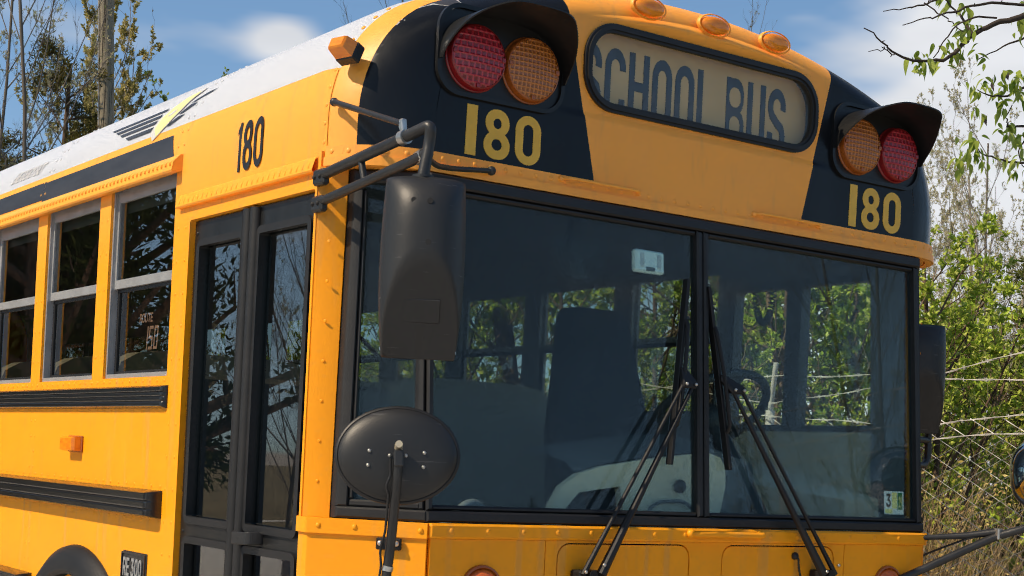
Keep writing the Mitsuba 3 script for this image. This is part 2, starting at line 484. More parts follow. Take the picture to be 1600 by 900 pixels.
# the sign window is a hole in the middle panel: drop the faces inside and re-mesh the flat area round it
sign_poly = rrect(-.467, .467, 2.68, 2.918, .098, 8)
v, f = yel_mid.vertices, yel_mid.faces
c_ = v[f].mean(1)
flat = (c_[:, 1] < YF + .004) & (np.abs(c_[:, 0]) < .70) & (c_[:, 2] > 2.66) & (c_[:, 2] < 2.926)
flat_zone = sbox(-.6, 2.66, .6, 2.926)
keep = trimesh.Trimesh(v, f[~flat], process=False)
patch_poly = unary_union([Polygon(t[:, [0, 2]]).buffer(1e-5) for t in v[f[flat]] if Polygon(t[:, [0, 2]]).area > 1e-9]).buffer(-1e-5)
patch_poly = patch_poly.difference(sign_poly)
patch = ext(patch_poly, .01)
pv = patch.vertices
patch = trimesh.Trimesh(np.stack([pv[:, 0], YF + pv[:, 2], pv[:, 1]], 1), patch.faces[:, ::-1], process=False)
FC = add(f'{BUS}__front_cap', cat_([keep, patch, yel_rear]), 'faded_yellow_paint', 35)
add(f'{FC}__black_panel', blackL, 'black_paint', 40, label='glossy black corner with peeling clear coat')
add(f'{FC}__black_panel', blackR, 'black_paint', 40)

# lip of the cap: riveted flange and a gutter under it
lip_line = [(-HW, .205), (body(-1, -.05, .16)[0], .16)][:0] + [(body(-1, -.05, YF + RC - RC * math.sin(t))[0], YF + RC - RC * math.sin(t)) for t in np.linspace(.34, math.pi / 2, 18)]
lip_line = lip_line + [(-x, y) for x, y in lip_line[::-1]]
LP = LineString(lip_line)
flange = LP.buffer(.008, join_style=1, cap_style=2)
gut = LP.buffer(.015, join_style=1, cap_style=2)
lipm = cat_([ext_xy(flange, 2.424, 2.458), ext_xy(gut, 2.402, 2.4255)])
LIP = add(f'{FC}__riveted_lip', lipm, 'faded_yellow_paint', 30)
pts, nrm = [], []
tot = LP.length
for d in np.arange(.02, tot - .02, .052):
    p, q = LP.interpolate(d), LP.interpolate(d + .005)
    tx, ty = q.x - p.x, q.y - p.y; n = np.array([ty, -tx, 0]) / math.hypot(tx, ty)
    pts.append([p.x + n[0] * .008, p.y + n[1] * .008, 2.442]); nrm.append(n)
add(f'{FC}__rivet_row', rivets(pts, nrm, .0075, .0030), 'faded_yellow_paint', 40, kind='stuff')
# seam between cap and body: vertical row of rivets
pts, nrm = [], []
for s in np.arange(-.06, .42, .052):
    p, n = section_arc(s)
    for sd in (-1, 1):
        pts.append(body(sd, s, .125) + np.array([sd * n[0], 0, n[1]]) * .0); nrm.append([sd * n[0], -.2, n[1]])
add(f'{FC}__rivet_row', rivets(pts, nrm, .0075, .004), 'yellow_paint', 40, kind='stuff')

# handles on the lip
for x0, x1 in ((-.545, -.26), (.215, .50)):
    P = bend([[x0, YF - .004, 2.447], [x0 + .012, YF - .034, 2.447], [x1 - .012, YF - .034, 2.447], [x1, YF - .004, 2.447]], .02)
    ends = [trimesh.creation.icosphere(2, .010).apply_translation([x, YF - .008, 2.447]) for x in (x0, x1)]
    add(f'{FC}__grab_bar', cat_([tube(P, .0050, 10)] + ends), 'faded_yellow_paint', 40)

# ------------------------------------------------------------------ sign window
SG = f'{BUS}__destination_sign'
ringp = sign_poly.buffer(.012).difference(sign_poly.buffer(-.015))
rim = ext_xz(ringp, YF - .010, YF + .004)
rim2 = ext_xz(sign_poly.buffer(.004).difference(sign_poly.buffer(-.007)), YF - .016, YF - .009)
add(f'{SG}__rubber_frame', cat_([rim, rim2]), 'rubber', 30)
add(f'{SG}__pane', ext_xz(sign_poly.buffer(-.010), YF + .000, YF + .0005), 'clear_glass', False)
scene.pop(add(f'{SG}__tmp', rim2, 'rubber'))
v_ = np.array([[-.46, YF + .001, 2.685], [.46, YF + .001, 2.685], [.46, YF + .001, 2.913], [-.46, YF + .001, 2.913]])
pg = ext_xz(sign_poly.buffer(-.012), 0, 1e-3)
flatp = trimesh.Trimesh(*trimesh.creation.triangulate_polygon(sign_poly.buffer(-.012), engine='earcut'), process=False) if False else None
tv, tf = trimesh.creation.triangulate_polygon(sign_poly.buffer(-.012), engine='earcut')
scene[f'{SG}__pane'] = mikit.ply((np.stack([tv[:, 0], tv[:, 0] * 0 + YF + .001, tv[:, 1]], 1), tf), 'clear_glass')
YB = YF + .045
add(f'{SG}__board', bx(-.53, .53, YB, YB + .01, 2.60, 2.97, .001), 'sign_board', 30)
walls_ = sign_poly.buffer(.05).difference(sign_poly.buffer(.006))
add(f'{SG}__sign_box', ext_xz(walls_, YF + .004, YB - .001), 'interior_dark', False)


def fit_text(t, h, width, bold=False, depth=.0015):
    m = meshkit.text_mesh(t, h, depth, bold)
    v = m.vertices.copy()
    v[:, 0] -= v[:, 0].min(); v[:, 0] *= width / v[:, 0].max()
    return trimesh.Trimesh(v, m.faces, process=False)


def stroke_text(t, h, s, gap):
    """condensed block letters from strokes, as a list of shapely shapes"""
    out, x = [], 0.0
    for ch in t:
        if ch == ' ':
            x += .075; continue
        w = .115 if ch not in 'L' else .085
        def bar(x0, z0, x1, z1): return sbox(x0, z0, x1, z1)
        def st(x0, x1, z0, z1):
            r = min((x1 - x0) / 2, (z1 - z0) / 2) * .999
            return rrect(x0, x1, z0, z1, r, 10)
        if ch == 'O':
            g = st(0, w, 0, h).difference(st(s, w - s, s, h - s))
        elif ch == 'C':
            g = st(0, w, 0, h).difference(st(s, w - s, s, h - s)).difference(sbox(w * .5, h * .30, w + 1, h * .70))
        elif ch == 'H':
            g = unary_union([bar(0, 0, s, h), bar(w - s, 0, w, h), bar(0, h * .46, w, h * .46 + s * .9)])
        elif ch == 'L':
            g = unary_union([bar(0, 0, s, h), bar(0, 0, w, s)])
        elif ch == 'U':
            g = st(0, w, 0, h * 1.5).difference(st(s, w - s, s, h * 1.5)).intersection(sbox(0, 0, w, h))
        elif ch == 'B':
            lo = rrect(0, w, 0, h * .54, .05, 8).difference(rrect(s, w - s, s, h * .54 - s * .8, .03, 8))
            hi = rrect(0, w * .95, h * .46, h, .05, 8).difference(rrect(s, w * .95 - s, h * .46 + s * .8, h - s, .03, 8))
            g = unary_union([lo, hi, bar(0, 0, s, h)])
            g = g.difference(rrect(s, w - s, s, h * .54 - s * .8, .03, 8)).difference(rrect(s, w * .95 - s, h * .46 + s * .8, h - s, .03, 8))
        elif ch == 'S':
            th = np.linspace(0, 1, 60)
            r = w / 2 - s / 2
            top = [(w / 2 + r * math.cos(a), h - s / 2 - r + r * math.sin(a)) for a in np.linspace(-.25, math.pi, 16)]
            bot = [(w / 2 + r * math.cos(a), s / 2 + r + r * math.sin(a)) for a in np.linspace(0, -math.pi - .25, 16)]
            mid = [(s / 2, h * .66), (s / 2 + .01, h * .58), (w / 2, h * .48), (w - s / 2 - .008, h * .40), (w - s / 2, h * .30)]
            g = LineString(top + mid + bot).buffer(s / 2, cap_style=2, join_style=1)
        out.append(affinity.translate(g, x, 0)); x += w + gap
    return out, x - gap


letters, wtot = stroke_text('SCHOOL BUS', .212, .032, .020)
sc_ = .837 / wtot
for g in letters:
    g = affinity.scale(g, sc_, 1, origin=(0, 0))
    m = ext_xz(affinity.translate(g, -.456, 2.664), YB - .002, YB - .0003)
    add(f'{SG}__letter', m, 'decal_navy', False)

# ------------------------------------------------------------------ warning lamps
def lens(r, cell, brick):
    """disc in local xz plane facing -y, moulded in little square prisms; uv.x = how near a cell's centre"""
    n = 150
    g = np.linspace(-r, r, n)
    X, Z = np.meshgrid(g, g, indexing='ij')
    rowi = np.floor(Z / cell)
    fx = (X / cell + (.5 * (rowi % 2) if brick else 0)) % 1.0 - .5
    fz = (Z / cell) % 1.0 - .5
    e = np.minimum(.5 - np.abs(fx), .5 - np.abs(fz))
    pil = np.clip(e / .22, 0, 1)
    R = np.hypot(X, Z)
    bul = .010 * (1 - (R / r) ** 2)
    Y = -bul + pil * .0022
    ok = R <= r
    idx = -np.ones((n, n), int); idx[ok] = np.arange(ok.sum())
    V = np.stack([X[ok], Y[ok], Z[ok]], 1)
    a, b, c, d = idx[:-1, :-1], idx[1:, :-1], idx[1:, 1:], idx[:-1, 1:]
    q = (a >= 0) & (b >= 0) & (c >= 0) & (d >= 0)
    F = np.vstack([np.stack([a[q], b[q], c[q]], 1), np.stack([a[q], c[q], d[q]], 1)])
    uv = np.stack([np.clip(1 - pil[ok] * .82, 0, 1), pil[ok]], 1)
    return V, F, uv


lensV = {c: lens(.084, *a) for c, a in dict(red=(.0180, True), amber=(.0136, False)).items()}


def lamp(key, x, z, color):
    y0 = YF - .030
    V, F, uv = lensV[color]
    scene[f'{key}__lens'] = mikit.ply((V + [x, y0, z], F), f'{color}_lens', smooth=True, uv=uv)
    th = np.linspace(0, 2 * np.pi, 49)
    prof = [(.0838, -.0005), (.0875, .001), (.090, .006), (.091, .022), (.094, .024), (.095, .028)]
    P = np.array([[[x + r * math.cos(a), y0 + dy, z + r * math.sin(a)] for a in th] for r, dy in prof])
    add(f'{key}__rim', grid(P), f'{color}_dark', 40)
    tabs = [move(bx(-.006, .006, -.004, .004, -.007, .007, .002), x + .080 * math.cos(a), y0 - .002, z + .080 * math.sin(a)) for a in (0.05, math.pi - .05, -math.pi / 2)]
    add(f'{key}__clip', cat_(tabs), f'{color}_dark', 30)


for sd in (-1, 1):
    xc, zc = sd * .765, 2.734
    house = f'{BUS}__lamp_housing' + ('' if sd < 0 else '_001')
    lab(house, 'black lamp housing with red and amber lamps under a hood' if False else None)
    plate_poly = rrect(xc - .215, xc + .215, 2.622, 2.875, .075, 8)
    plate = ext_xz(plate_poly.difference(plate_poly.buffer(-.012)), YF - .012, YF + .001)
    plate2 = ext_xz(plate_poly.buffer(-.0125), YF - .003, YF + .001)
    add(f'{house}__base_plate', cat_([plate, plate2]), 'door_black', 30)
    for dx, col in ((-.0925, 'red' if sd < 0 else 'amber'), (.0925, 'amber' if sd < 0 else 'red')):
        # thing > part > sub-part is the limit: a lamp is a part of the bus
        lk = f'{BUS}__{col}_warning_lamp' + ('' if sd < 0 else '_001')
        lamp(lk, xc + dx, zc, col)
        lab(lk, ('left' if sd < 0 else 'right') + f' {col} warning lamp above the windshield')
    # hood: a bent sheet that follows the top and sides of the two lamps
    aa = np.linspace(math.pi, 0, 80)
    path = np.stack([xc + .206 * np.sign(np.cos(aa)) * np.abs(np.cos(aa)) ** .72, 2.712 + .145 * np.abs(np.sin(aa)) ** .85], 1)
    seg = np.concatenate([[0], np.cumsum(np.linalg.norm(np.diff(path, axis=0), axis=1))])
    tt = np.linspace(0, seg[-1], 90)
    px, pz = np.interp(tt, seg, path[:, 0]), np.interp(tt, seg, path[:, 1])
    e = np.minimum(tt, seg[-1] - tt)
    dep = .016 + .183 * np.clip(e / .19, 0, 1) ** .95
    dep = np.convolve(np.pad(dep, 4, mode='edge'), np.ones(9) / 9, 'valid')
    nx, nz = np.gradient(px), np.gradient(pz)
    L = np.hypot(nx, nz); onx, onz = -nz / L, nx / L
    flip = -1 if (onz[45] < 0) else 1
    onx, onz = onx * flip, onz * flip
    rowsH = []
    for off in (0.0, .004):
        rowsH.append([np.stack([px + onx * off, 0 * px + YF - dep * k + .0, pz + onz * off + .0 * k], 1) for k in np.linspace(0, 1, 10)])
    inn, out = rowsH
    G = np.array(inn + out[::-1])
    add(f'{house}__hood', grid(G), 'door_black', 50)
    # number 180 under the lamps
    nums = []
    w, s = .80, .20
    for ch, x0 in (('1', -.05), ('8', .62), ('0', 1.22)):
        pass
    Hn = .140
    x_start = -.872 if sd < 0 else .650
    for ch, off, ww in (('1', 0.0, .036), ('8', .060, .088), ('0', .166, .088)):
        g = affinity.scale(digit(ch, .62, .19), ww / (.62 if ch != '1' else .24), Hn, origin=(0, 0))
        if ch == '1':
            g = affinity.scale(digit('1', 1, 1), .030, Hn, origin=(0, 0)); g = affinity.translate(g, -.5 * .030 + .018, 0)
        zb = 2.468
        m = ext_xz(affinity.translate(g, x_start + off, zb), YF - .0016, YF - .0002)
        add(f'{FC}__numeral', m, 'decal_yellow', False)

# clearance lamps on the brow, and the side one on the roof corner
def marker_oval(key, x, y, z, a, b, d, tilt=0.0):
    n, k = 40, 8
    th = np.linspace(0, 2 * np.pi, n + 1)
    rows = []
    for i in range(k + 1):
        t = i / k * math.pi / 2
        rows.append([[x + a * math.cos(t) ** .6 * math.cos(q), y - d * math.sin(t), z + b * math.cos(t) ** .6 * math.sin(q)] for q in th])
    add(f'{key}__lens', grid(np.array(rows)), 'amber_plastic', 50)
    rr = [[[x + (a + .006) * c1 * math.cos(q), y - d1, z + (b + .006) * c1 * math.sin(q)] for q in th] for c1, d1 in ((1.06, -.004), (1.06, .004), (1.0, .008), (.93, .006))]
    add(f'{key}__base', grid(np.array(rr)), 'faded_yellow_paint', 40)


for i, x in enumerate((-.262, .0, .258)):
    marker_oval(f'{BUS}__clearance_lamp' + (f'_{i:03d}' if i else ''), x, YF - .019, 2.998, .058, .027, .022)
# side clearance lamp at the roof corner
k3 = f'{BUS}__clearance_lamp_003'
pc = np.array([-1.198, .045, 2.708])
fm = frame_map(pc, [-.25, 1, 0], [.42, 0, .9])
lensb = hull([[sx * w, dy, sz] for w, dy, z0, z1 in ((.032, .0, -.023, .023), (.029, .036, -.018, .017), (.025, .042, -.014, .013)) for sx in (-1, 1) for sz in (z0, z1)])
add(f'{k3}__lens', fm(lensb), 'amber_plastic', 20)
add(f'{k3}__base', fm(bx(-.035, .035, -.03, .001, -.026, .026, .004)), 'rubber', 30)

# ------------------------------------------------------------------ side walls
WY0, WP, WW = 1.132, .7035, .592
Z_W0, Z_W1 = 1.852, 2.515
windows_y = [(WY0 + WP * i, WY0 + WP * i + WW) for i in range(13)]
wheel_hole = Point(1.88, .63).buffer(.52, quad_segs=20)
rear_hole = Point(7.4, .63).buffer(.56, quad_segs=20)
door_hole = rrect(.128, .985, .35, 2.342, .012)


def side_poly(driver):
    p = sbox(.118, .55, Y_REAR, 2.445).union(sbox(1.09, 2.3, Y_REAR, 2.528))
    if driver:
        p = p.difference(sbox(0, 1.455, .165, 2.405))
    p = p.difference(wheel_hole).difference(rear_hole)
    for a, b in windows_y:
        p = p.difference(rrect(a, b, Z_W0, Z_W1 if Z_W1 < 2.44 else 2.44, .010)) if False else p.difference(sbox(a, Z_W0, b, 2.60))
    if driver:
        p = p.difference(rrect(.20, 1.06, 1.80, 2.39, .03))
    else:
        p = p.difference(door_hole)
    return p


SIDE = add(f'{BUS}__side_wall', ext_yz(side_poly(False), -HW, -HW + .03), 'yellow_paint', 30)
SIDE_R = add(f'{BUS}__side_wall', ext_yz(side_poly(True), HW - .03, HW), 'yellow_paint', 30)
add(f'{SIDE}__inner_lining', ext_yz(side_poly(False), -HW + .032, -HW + .05), 'interior_grey', 30)
add(f'{SIDE_R}__inner_lining', ext_yz(side_poly(True), HW - .05, HW - .032), 'interior_grey', 30)
# header panel over the door, with flared rivet edge
hdr = cat_([grid(np.array([[body(-1, s, y) - np.array([.0025, 0, 0]) for s in np.linspace(2.395 - ZC1, S_WHITE - .004, 12)] for y in (.113, .14, .16, .195, .5, 1.085)]))])
HD = add(f'{BUS}__door_header', hdr, 'yellow_paint', 40)
prof = [(-.004, 2.432), (-.008, 2.428), (-.016, 2.404), (-.019, 2.393), (-.016, 2.388), (.004, 2.388)]
fl = grid(np.array([[[-HW + dx, y, z] for dx, z in prof] for y in (.135, .6, 1.088)]))
add(f'{HD}__flared_edge', fl, 'yellow_paint', 25)
tear = [hull(np.vstack([[[-HW - .010 + .0, y + .006 * math.cos(a), 2.4005 + .006 * math.sin(a)] for a in np.arange(6) * math.pi / 3],
                        [[-HW - .0185, y + .004 * math.cos(a), 2.402 + .004 * math.sin(a)] for a in np.arange(6) * math.pi / 3], [[-HW - .007, y, 2.426]]])) for y in np.arange(.16, 1.08, .036)]
add(f'{HD}__rivet_row', cat_(tear), 'yellow_paint', 40, kind='stuff')
# drip rail over the windows
prof = [(-.001, 2.566), (-.010, 2.566), (-.034, 2.540), (-.040, 2.512), (-.036, 2.506), (-.004, 2.512)]
dr_ = grid(np.array([[[-HW + dx, y, z] for dx, z in prof] for y in (1.083, 4, Y_REAR)]))
endc = trimesh.Trimesh([[-HW + dx, 1.083, z] for dx, z in prof], [[0, 1, 2], [0, 2, 5], [2, 3, 4], [2, 4, 5]], process=False)
DRP = add(f'{BUS}__drip_rail', cat_([dr_, endc]), 'yellow_paint', 25)
tear = [hull(np.vstack([[[-HW - .034, y + .0055 * math.cos(a), 2.528 + .0055 * math.sin(a)] for a in np.arange(6) * math.pi / 3],
                        [[-HW - .042, y + .004 * math.cos(a), 2.530 + .004 * math.sin(a)] for a in np.arange(6) * math.pi / 3], [[-HW - .022, y, 2.553]]])) for y in np.arange(1.10, 9.5, .036)]
add(f'{DRP}__rivet_row', cat_(tear), 'yellow_paint', 40, kind='stuff')
mir = lambda m: trimesh.Trimesh(np.asarray(m.vertices) * [-1, 1, 1], m.faces[:, ::-1], process=False)
add(f'{BUS}__drip_rail', mir(dr_), 'yellow_paint', 25)
# long black stripe above the drip rail (painted sheet on the curved band)
def on_band(y0, y1, s0, s1, off=.0015, n=8, sh=0.0):
    P = []
    for y in np.linspace(y0, y1, 6):
        row = []
        for s in np.linspace(s0, s1, n):
            p, nn = section_arc(s)
            row.append([-(p[0] + nn[0] * off), y + (sh * (s - s0) / (s1 - s0) if y == y0 else 0), p[1] + nn[1] * off])
        P.append(row)
    return grid(np.array(P))


st_ = R1 * math.asin((2.650 - ZC1) / R1)
add(f'{BUS}__black_stripe', on_band(1.166, 2.52, 2.566 - ZC1, st_, sh=.052), 'stripe_black', 40)
add(f'{BUS}__black_stripe', on_band(2.5205, Y_REAR - .2, 2.578 - ZC1, st_ + .004), 'stripe_black', 40)
add(f'{BUS}__black_stripe', on_band(2.53, 3.4, 2.566 - ZC1, 2.576 - ZC1, .0012, 3), 'faded_yellow_paint', 40, label='bare tan strip under the black stripe')


def wrap_decal(poly, off=.002):
    """polygon in (y, s) laid on the roof side"""
    m = ext(poly, .0006)
    m = m.subdivide_to_size(.05)
    v = m.vertices
    out = []
    for yy, s, h in v:
        p, n = section_arc(s)
        out.append([-(p[0] + n[0] * (off + h)), yy, p[1] + n[1] * (off + h)])
    return trimesh.Trimesh(out, m.faces[:, ::-1], process=False)


def S(deg): return R1 * math.radians(deg)


# winged badge decal on the white roof: speed stripes and a pale shield
for (a, b, y0, y0b, y1) in ((24.3, 26.6, 1.735, 1.690, 1.475), (28.4, 30.5, 1.83, 1.79, 1.478), (32.2, 34.1, 1.91, 1.87, 1.47), (35.8, 37.5, 1.99, 1.95, 1.45)):
    add(f'{ROOF}__speed_stripe', wrap_decal(Polygon([(y1, S(a)), (y0b, S(a)), (y0, S(b)), (y1 - .01, S(b))])), 'stripe_black', False)
for (a, b, y0, y1) in ((23.5, 27.5, 1.335, 1.262), (28.8, 33, 1.27, 1.205), (34.2, 38.2, 1.22, 1.10)):
    add(f'{ROOF}__speed_stripe', wrap_decal(Polygon([(y0, S(a)), (y1, S(b)), (y1 - .06, S(b)), (y0 - .035, S(a))])), 'stripe_black', False)
shield = Polygon([(1.41, S(19.2)), (1.455, S(24)), (1.44, S(30)), (1.38, S(36)), (1.31, S(41)), (1.20, S(43)), (1.24, S(39)), (1.27, S(33)), (1.33, S(26)), (1.37, S(22))])
add(f'{ROOF}__shield_border', wrap_decal(shield.buffer(.010), .0024), 'decal_grey', False)
shield = shield.buffer(.010)
add(f'{ROOF}__shield', wrap_decal(affinity.scale(shield, .80, .84), .0032), 'decal_pale', False)
bolt = Polygon([(1.40, S(30)), (1.315, S(33.5)), (1.325, S(31.5)), (1.28, S(33)), (1.37, S(29)), (1.36, S(31))])
add(f'{ROOF}__shield_bolt', wrap_decal(bolt, .0040), 'decal_grey', False)


def side_text(t, h, width, y_left, z, x=-HW - .0016, slant=0.0, bold=True, depth=.0012):
    """text read from the door side: +x of the text runs towards -y"""
    m = fit_text(t, h, width, bold, depth)
    v = m.vertices
    return trimesh.Trimesh(np.stack([x - v[:, 2] * 1.0 + 0 * v[:, 0], y_left - v[:, 0] - slant * v[:, 1], z + v[:, 1]], 1), m.faces, process=False)


m = fit_text('EMERGENCY EXIT', .055, .40, True, .0006).subdivide_to_size(.06)
v = m.vertices; out = []
for tx, ty, h in v:
    p, n = section_arc(S(25.6) + ty)
    out.append([-(p[0] + n[0] * (.002 + h)), 3.08 - tx - .3 * ty, p[1] + n[1] * (.002 + h)])
add(f'{ROOF}__emergency_exit_lettering', trimesh.Trimesh(out, m.faces, process=False), 'decal_grey', False)

# number 180 over the door
for ch, y0, ww in (('1', .664, .040), ('8', .618, .060), ('0', .544, .060)):
    g = digit(ch, .62, .15) if ch != '1' else unary_union([digit('1', .62, .16), Polygon([(.10, .74), (.26, .80), (.26, .98), (.10, .86)])])
    g = affinity.scale(g, ww / .62, .150, origin=(0, 0))
    m = ext(g, .0012)
    v = m.vertices
    out = []
    for tx, ty, h in v:
        p, n = section_arc(2.452 + ty - ZC1)
        out.append([-(p[0] + .0052 + h), y0 - tx - .01 * 0, p[1]])
    add(f'{HD}__numeral', trimesh.Trimesh(out, m.faces, process=False), 'decal_black', False)

# rivets on the door side wall
pts = [[-HW, y, z] for y in (1.035, 1.098) for z in np.arange(.75, 2.40, .105)]
pts += [[-HW, y, 1.838] for y in np.arange(1.15, 6, .062)]
pts += [[-HW, y, z] for y in (2.455, 2.50) for z in np.arange(.8, 1.74, .06)]
pts += [[-HW, WY0 + WP * i - (WP - WW) + dy, z] for i in range(1, 6) for dy in (.028, .085) for z in (1.93, 2.05, 2.17, 2.30, 2.42)]
pts += [[-HW, y, 1.736] for y in np.arange(1.13, 6, .07)] + [[-HW, y, 1.492] for y in np.arange(1.14, 6, .075)] + [[-HW, y, 1.378] for y in np.arange(1.14, 6, .075)]
add(f'{SIDE}__rivet_row', rivets(pts, [-1, 0, 0], .006, .0025, 7), 'yellow_paint', 40, kind='stuff')

# rub rails
def rub(y0, y1, z0, z1, d, ribs):
    n = 40
    zz = np.linspace(0, 1, n)
    prof = d * np.clip(np.minimum(zz, 1 - zz) / .10, 0, 1) ** .5
    prof = prof - .0045 * sum(np.exp(-((zz - r) / .022) ** 2) for r in ribs)
    P = []
    for y, k in ((y0, .15), (y0 + .002, .6), (y0 + .008, .88), (y0 + .02, 1), (3, 1), (6, 1), (y1, 1)):
        P.append([[-HW - max(0, p) * k, y, z0 + (z1 - z0) * t] for t, p in zip(zz, prof)])
    P = np.array(P)
    P[:, 0, 0] = -HW + .001; P[:, -1, 0] = -HW + .001
    cap = trimesh.Trimesh(np.vstack([P[0], [[-HW, y0, (z0 + z1) / 2]]]), [[i, i + 1, n] for i in range(n - 1)], process=False)
    return cat_([grid(P), cap])


add(f'{BUS}__rub_rail', rub(1.113, Y_REAR, 1.746, 1.822, .022, (.30, .5, .70)), 'rub_rail_black', 35)
add(f'{BUS}__rub_rail', rub(1.118, Y_REAR, 1.388, 1.479, .056, (.33, .62)), 'rub_rail_black', 35)
add(f'{BUS}__rub_rail', rub(2.40, Y_REAR, 1.015, 1.105, .056, (.33, .62)), 'rub_rail_black', 35)
# wheel arch flare and wheel
th = np.linspace(-.15, math.pi + .15, 50)
prof = [(.520, -.01), (.515, .035), (.530, .050), (.580, .046), (.615, .020), (.622, -.002)]
add(f'{BUS}__wheel_arch', grid(np.array([[[-HW - d, 1.88 + r * math.cos(a), .63 + r * math.sin(a)] for r, d in prof] for a in th])), 'rubber', 40)
for yw in (1.88, 7.4):
    for sd in (-1, 1):
        th = np.linspace(0, 2 * np.pi, 49)
        prof = [(.28, .0), (.30, .02), (.46, .03), (.495, .0), (.50, -.05), (.50, -.20), (.46, -.27), (.28, -.25)]
        wk = add(f'{BUS}__wheel', grid(np.array([[[sd * (HW - .05 + d), yw + r * math.cos(a), .50 + r * math.sin(a)] for r, d in prof] for a in th])), 'tyre', 40)
        add(f'{wk}__rim', grid(np.array([[[sd * (HW - .05 + d), yw + r * math.cos(a), .50 + r * math.sin(a)] for r, d in ((.02, -.04), (.12, -.04), (.16, -.10), (.26, -.08), (.285, .0))] for a in th])), 'decal_black', 40)
# amber side marker
key = f'{BUS}__side_marker'
hous = hull([[-HW - d, 1.96 + sy * w, 1.617 + sz * h] for d, w, h in ((.0, .066, .026), (.03, .066, .026), (.042, .060, .021)) for sy in (-1, 1) for sz in (-1, 1)])
add(f'{key}__lens', hous, 'amber_plastic', 25)
add(f'{key}__base', bx(-HW - .008, -HW, 1.887, 2.033, 1.587, 1.647, .003), 'amber_dark', 30)
# maker's badge low on the side
BG = add(f'{BUS}__badge', cat_([bx(-HW - .004, -HW, 1.215, 1.428, 1.168, 1.266, .002)]), 'plate_black', 30)
fr = rrect(1.222, 1.432, 1.165, 1.262, .006).difference(rrect(1.228, 1.426, 1.171, 1.256, .004))
add(f'{BG}__border', ext_yz(fr, -HW - .0085, -HW - .0035), 'plate_black', 30)
add(f'{BG}__lettering', side_text('RE 300', .058, .165, 1.412, 1.184, -HW - .0055, 0, True, .003), 'aluminium', False)

# ------------------------------------------------------------------ side windows
def side_window(i, a, b, sgn):
    key = f'{BUS}__side_window' + (f'_{NW[0]:03d}' if NW[0] else ''); NW[0] += 1
    x = lambda d: sgn * (HW - d)
    def ring(poly_o, poly_i, d0, d1):
        return ext_yz(poly_o.difference(poly_i), min(x(d0), x(d1)), max(x(d0), x(d1)))
    o = sbox(a + .001, Z_W0 + .001, b - .001, 2.565)
    fr = ring(o, sbox(a + .012, Z_W0 + .016, b - .012, 2.555), .010, .055)
    wide = .024 if i >= 2 else .014
    up = ring(sbox(a + .012, 2.172, b - .012, 2.555), sbox(a + .012 + wide, 2.203, b - .012 - wide, 2.478 if i < 2 else 2.470), .022, .034)
    lo = ring(sbox(a + .012, Z_W0 + .016, b - .012, 2.176), sbox(a + .030, Z_W0 + .028, b - .030, 2.160), .036, .046)
    add(f'{key}__frame', fr, 'aluminium', 30)
    add(f'{key}__upper_sash', up, 'aluminium', 30)
    add(f'{key}__lower_sash', lo, 'rubber', 30)
    for z0, z1, d in ((2.19, 2.50, .028), (1.866, 2.170, .041)):
        v = np.array([[x(d), a + .012, z0], [x(d), b - .012, z0], [x(d), b - .012, z1], [x(d), a + .012, z1]])
        add(f'{key}__pane', (v, [[0, 1, 2], [0, 2, 3]]) if False else trimesh.Trimesh(v, [[0, 1, 2], [0, 2, 3]], process=False), 'tinted_glass', False)
    return key


NW = [0]
for sgn in (-1, 1):
    for i, (a, b) in enumerate(windows_y):
        k = side_window(i, a, b, sgn)
        if sgn < 0 and i == 0:
            add(f'{k}__route_lettering', side_text('ROUTE', .030, .118, 1.505, 2.045, -HW + .043, .12, True, .001), 'decal_pink', False)
            # square seven-segment figures
            gs = [sbox(.006, 0, .014, .08)]
            L5 = unary_union([sbox(0, .070, .034, .08), sbox(0, .038, .008, .08), sbox(0, .036, .034, .046), sbox(.026, 0, .034, .044), sbox(0, 0, .034, .010)])
            L0 = sbox(0, 0, .034, .08).difference(sbox(.008, .010, .026, .070))
            gs += [affinity.translate(L5, .024, 0), affinity.translate(L0, .070, 0)]
            for g in gs:
                m = ext(affinity.skew(g, 6, 0, origin=(0, 0)), .001); v = m.vertices
                add(f'{k}__route_numeral', trimesh.Trimesh(np.stack([-HW + .043 - v[:, 2], 1.440 - v[:, 0], 1.950 + v[:, 1]], 1), m.faces, process=False), 'decal_pink', False)

# ------------------------------------------------------------------ entrance door
DR = f'{BUS}__entrance_door'
XD = -HW + .012


def leaf(y0, y1, split_edge):
    o = sbox(y0, .36, y1, 2.338)
    gl1 = rrect(y0 + .050, y1 - .052, 1.402, 2.262, .012)
    gl2 = rrect(y0 + .050, y1 - .052, .62, 1.330, .012)
    lk = numbered(DR)
    add(f'{lk}__leaf_frame', ext_yz(o.difference(gl1).difference(gl2), XD, XD + .035), 'door_black', 30)
    for g, nm in ((gl1, 'upper'), (gl2, 'lower')):
        rimp = g.buffer(.016).difference(g.buffer(-.006))
        m = ext_yz(rimp, XD - .010, XD + .010)
        add(f'{lk}__window_gasket', m, 'rubber', 30)
        tv, tf = trimesh.creation.triangulate_polygon(g.buffer(.002), engine='earcut')
        add(f'{lk}__pane', trimesh.Trimesh(np.stack([0 * tv[:, 0] + XD + .018, tv[:, 0], tv[:, 1]], 1), tf, process=False), 'door_glass', False)
    bolts = rivets([[XD, y, z] for y in (y0 + .02, y1 - .02) for z in (2.30, 2.25, 1.36, 1.0)], [-1, 0, 0], .006, .004)
    add(f'{lk}__bolt', bolts, 'door_black', 40)
    return lk


d1 = leaf(.130, .549, 0)
d2 = leaf(.563, .983, 1)
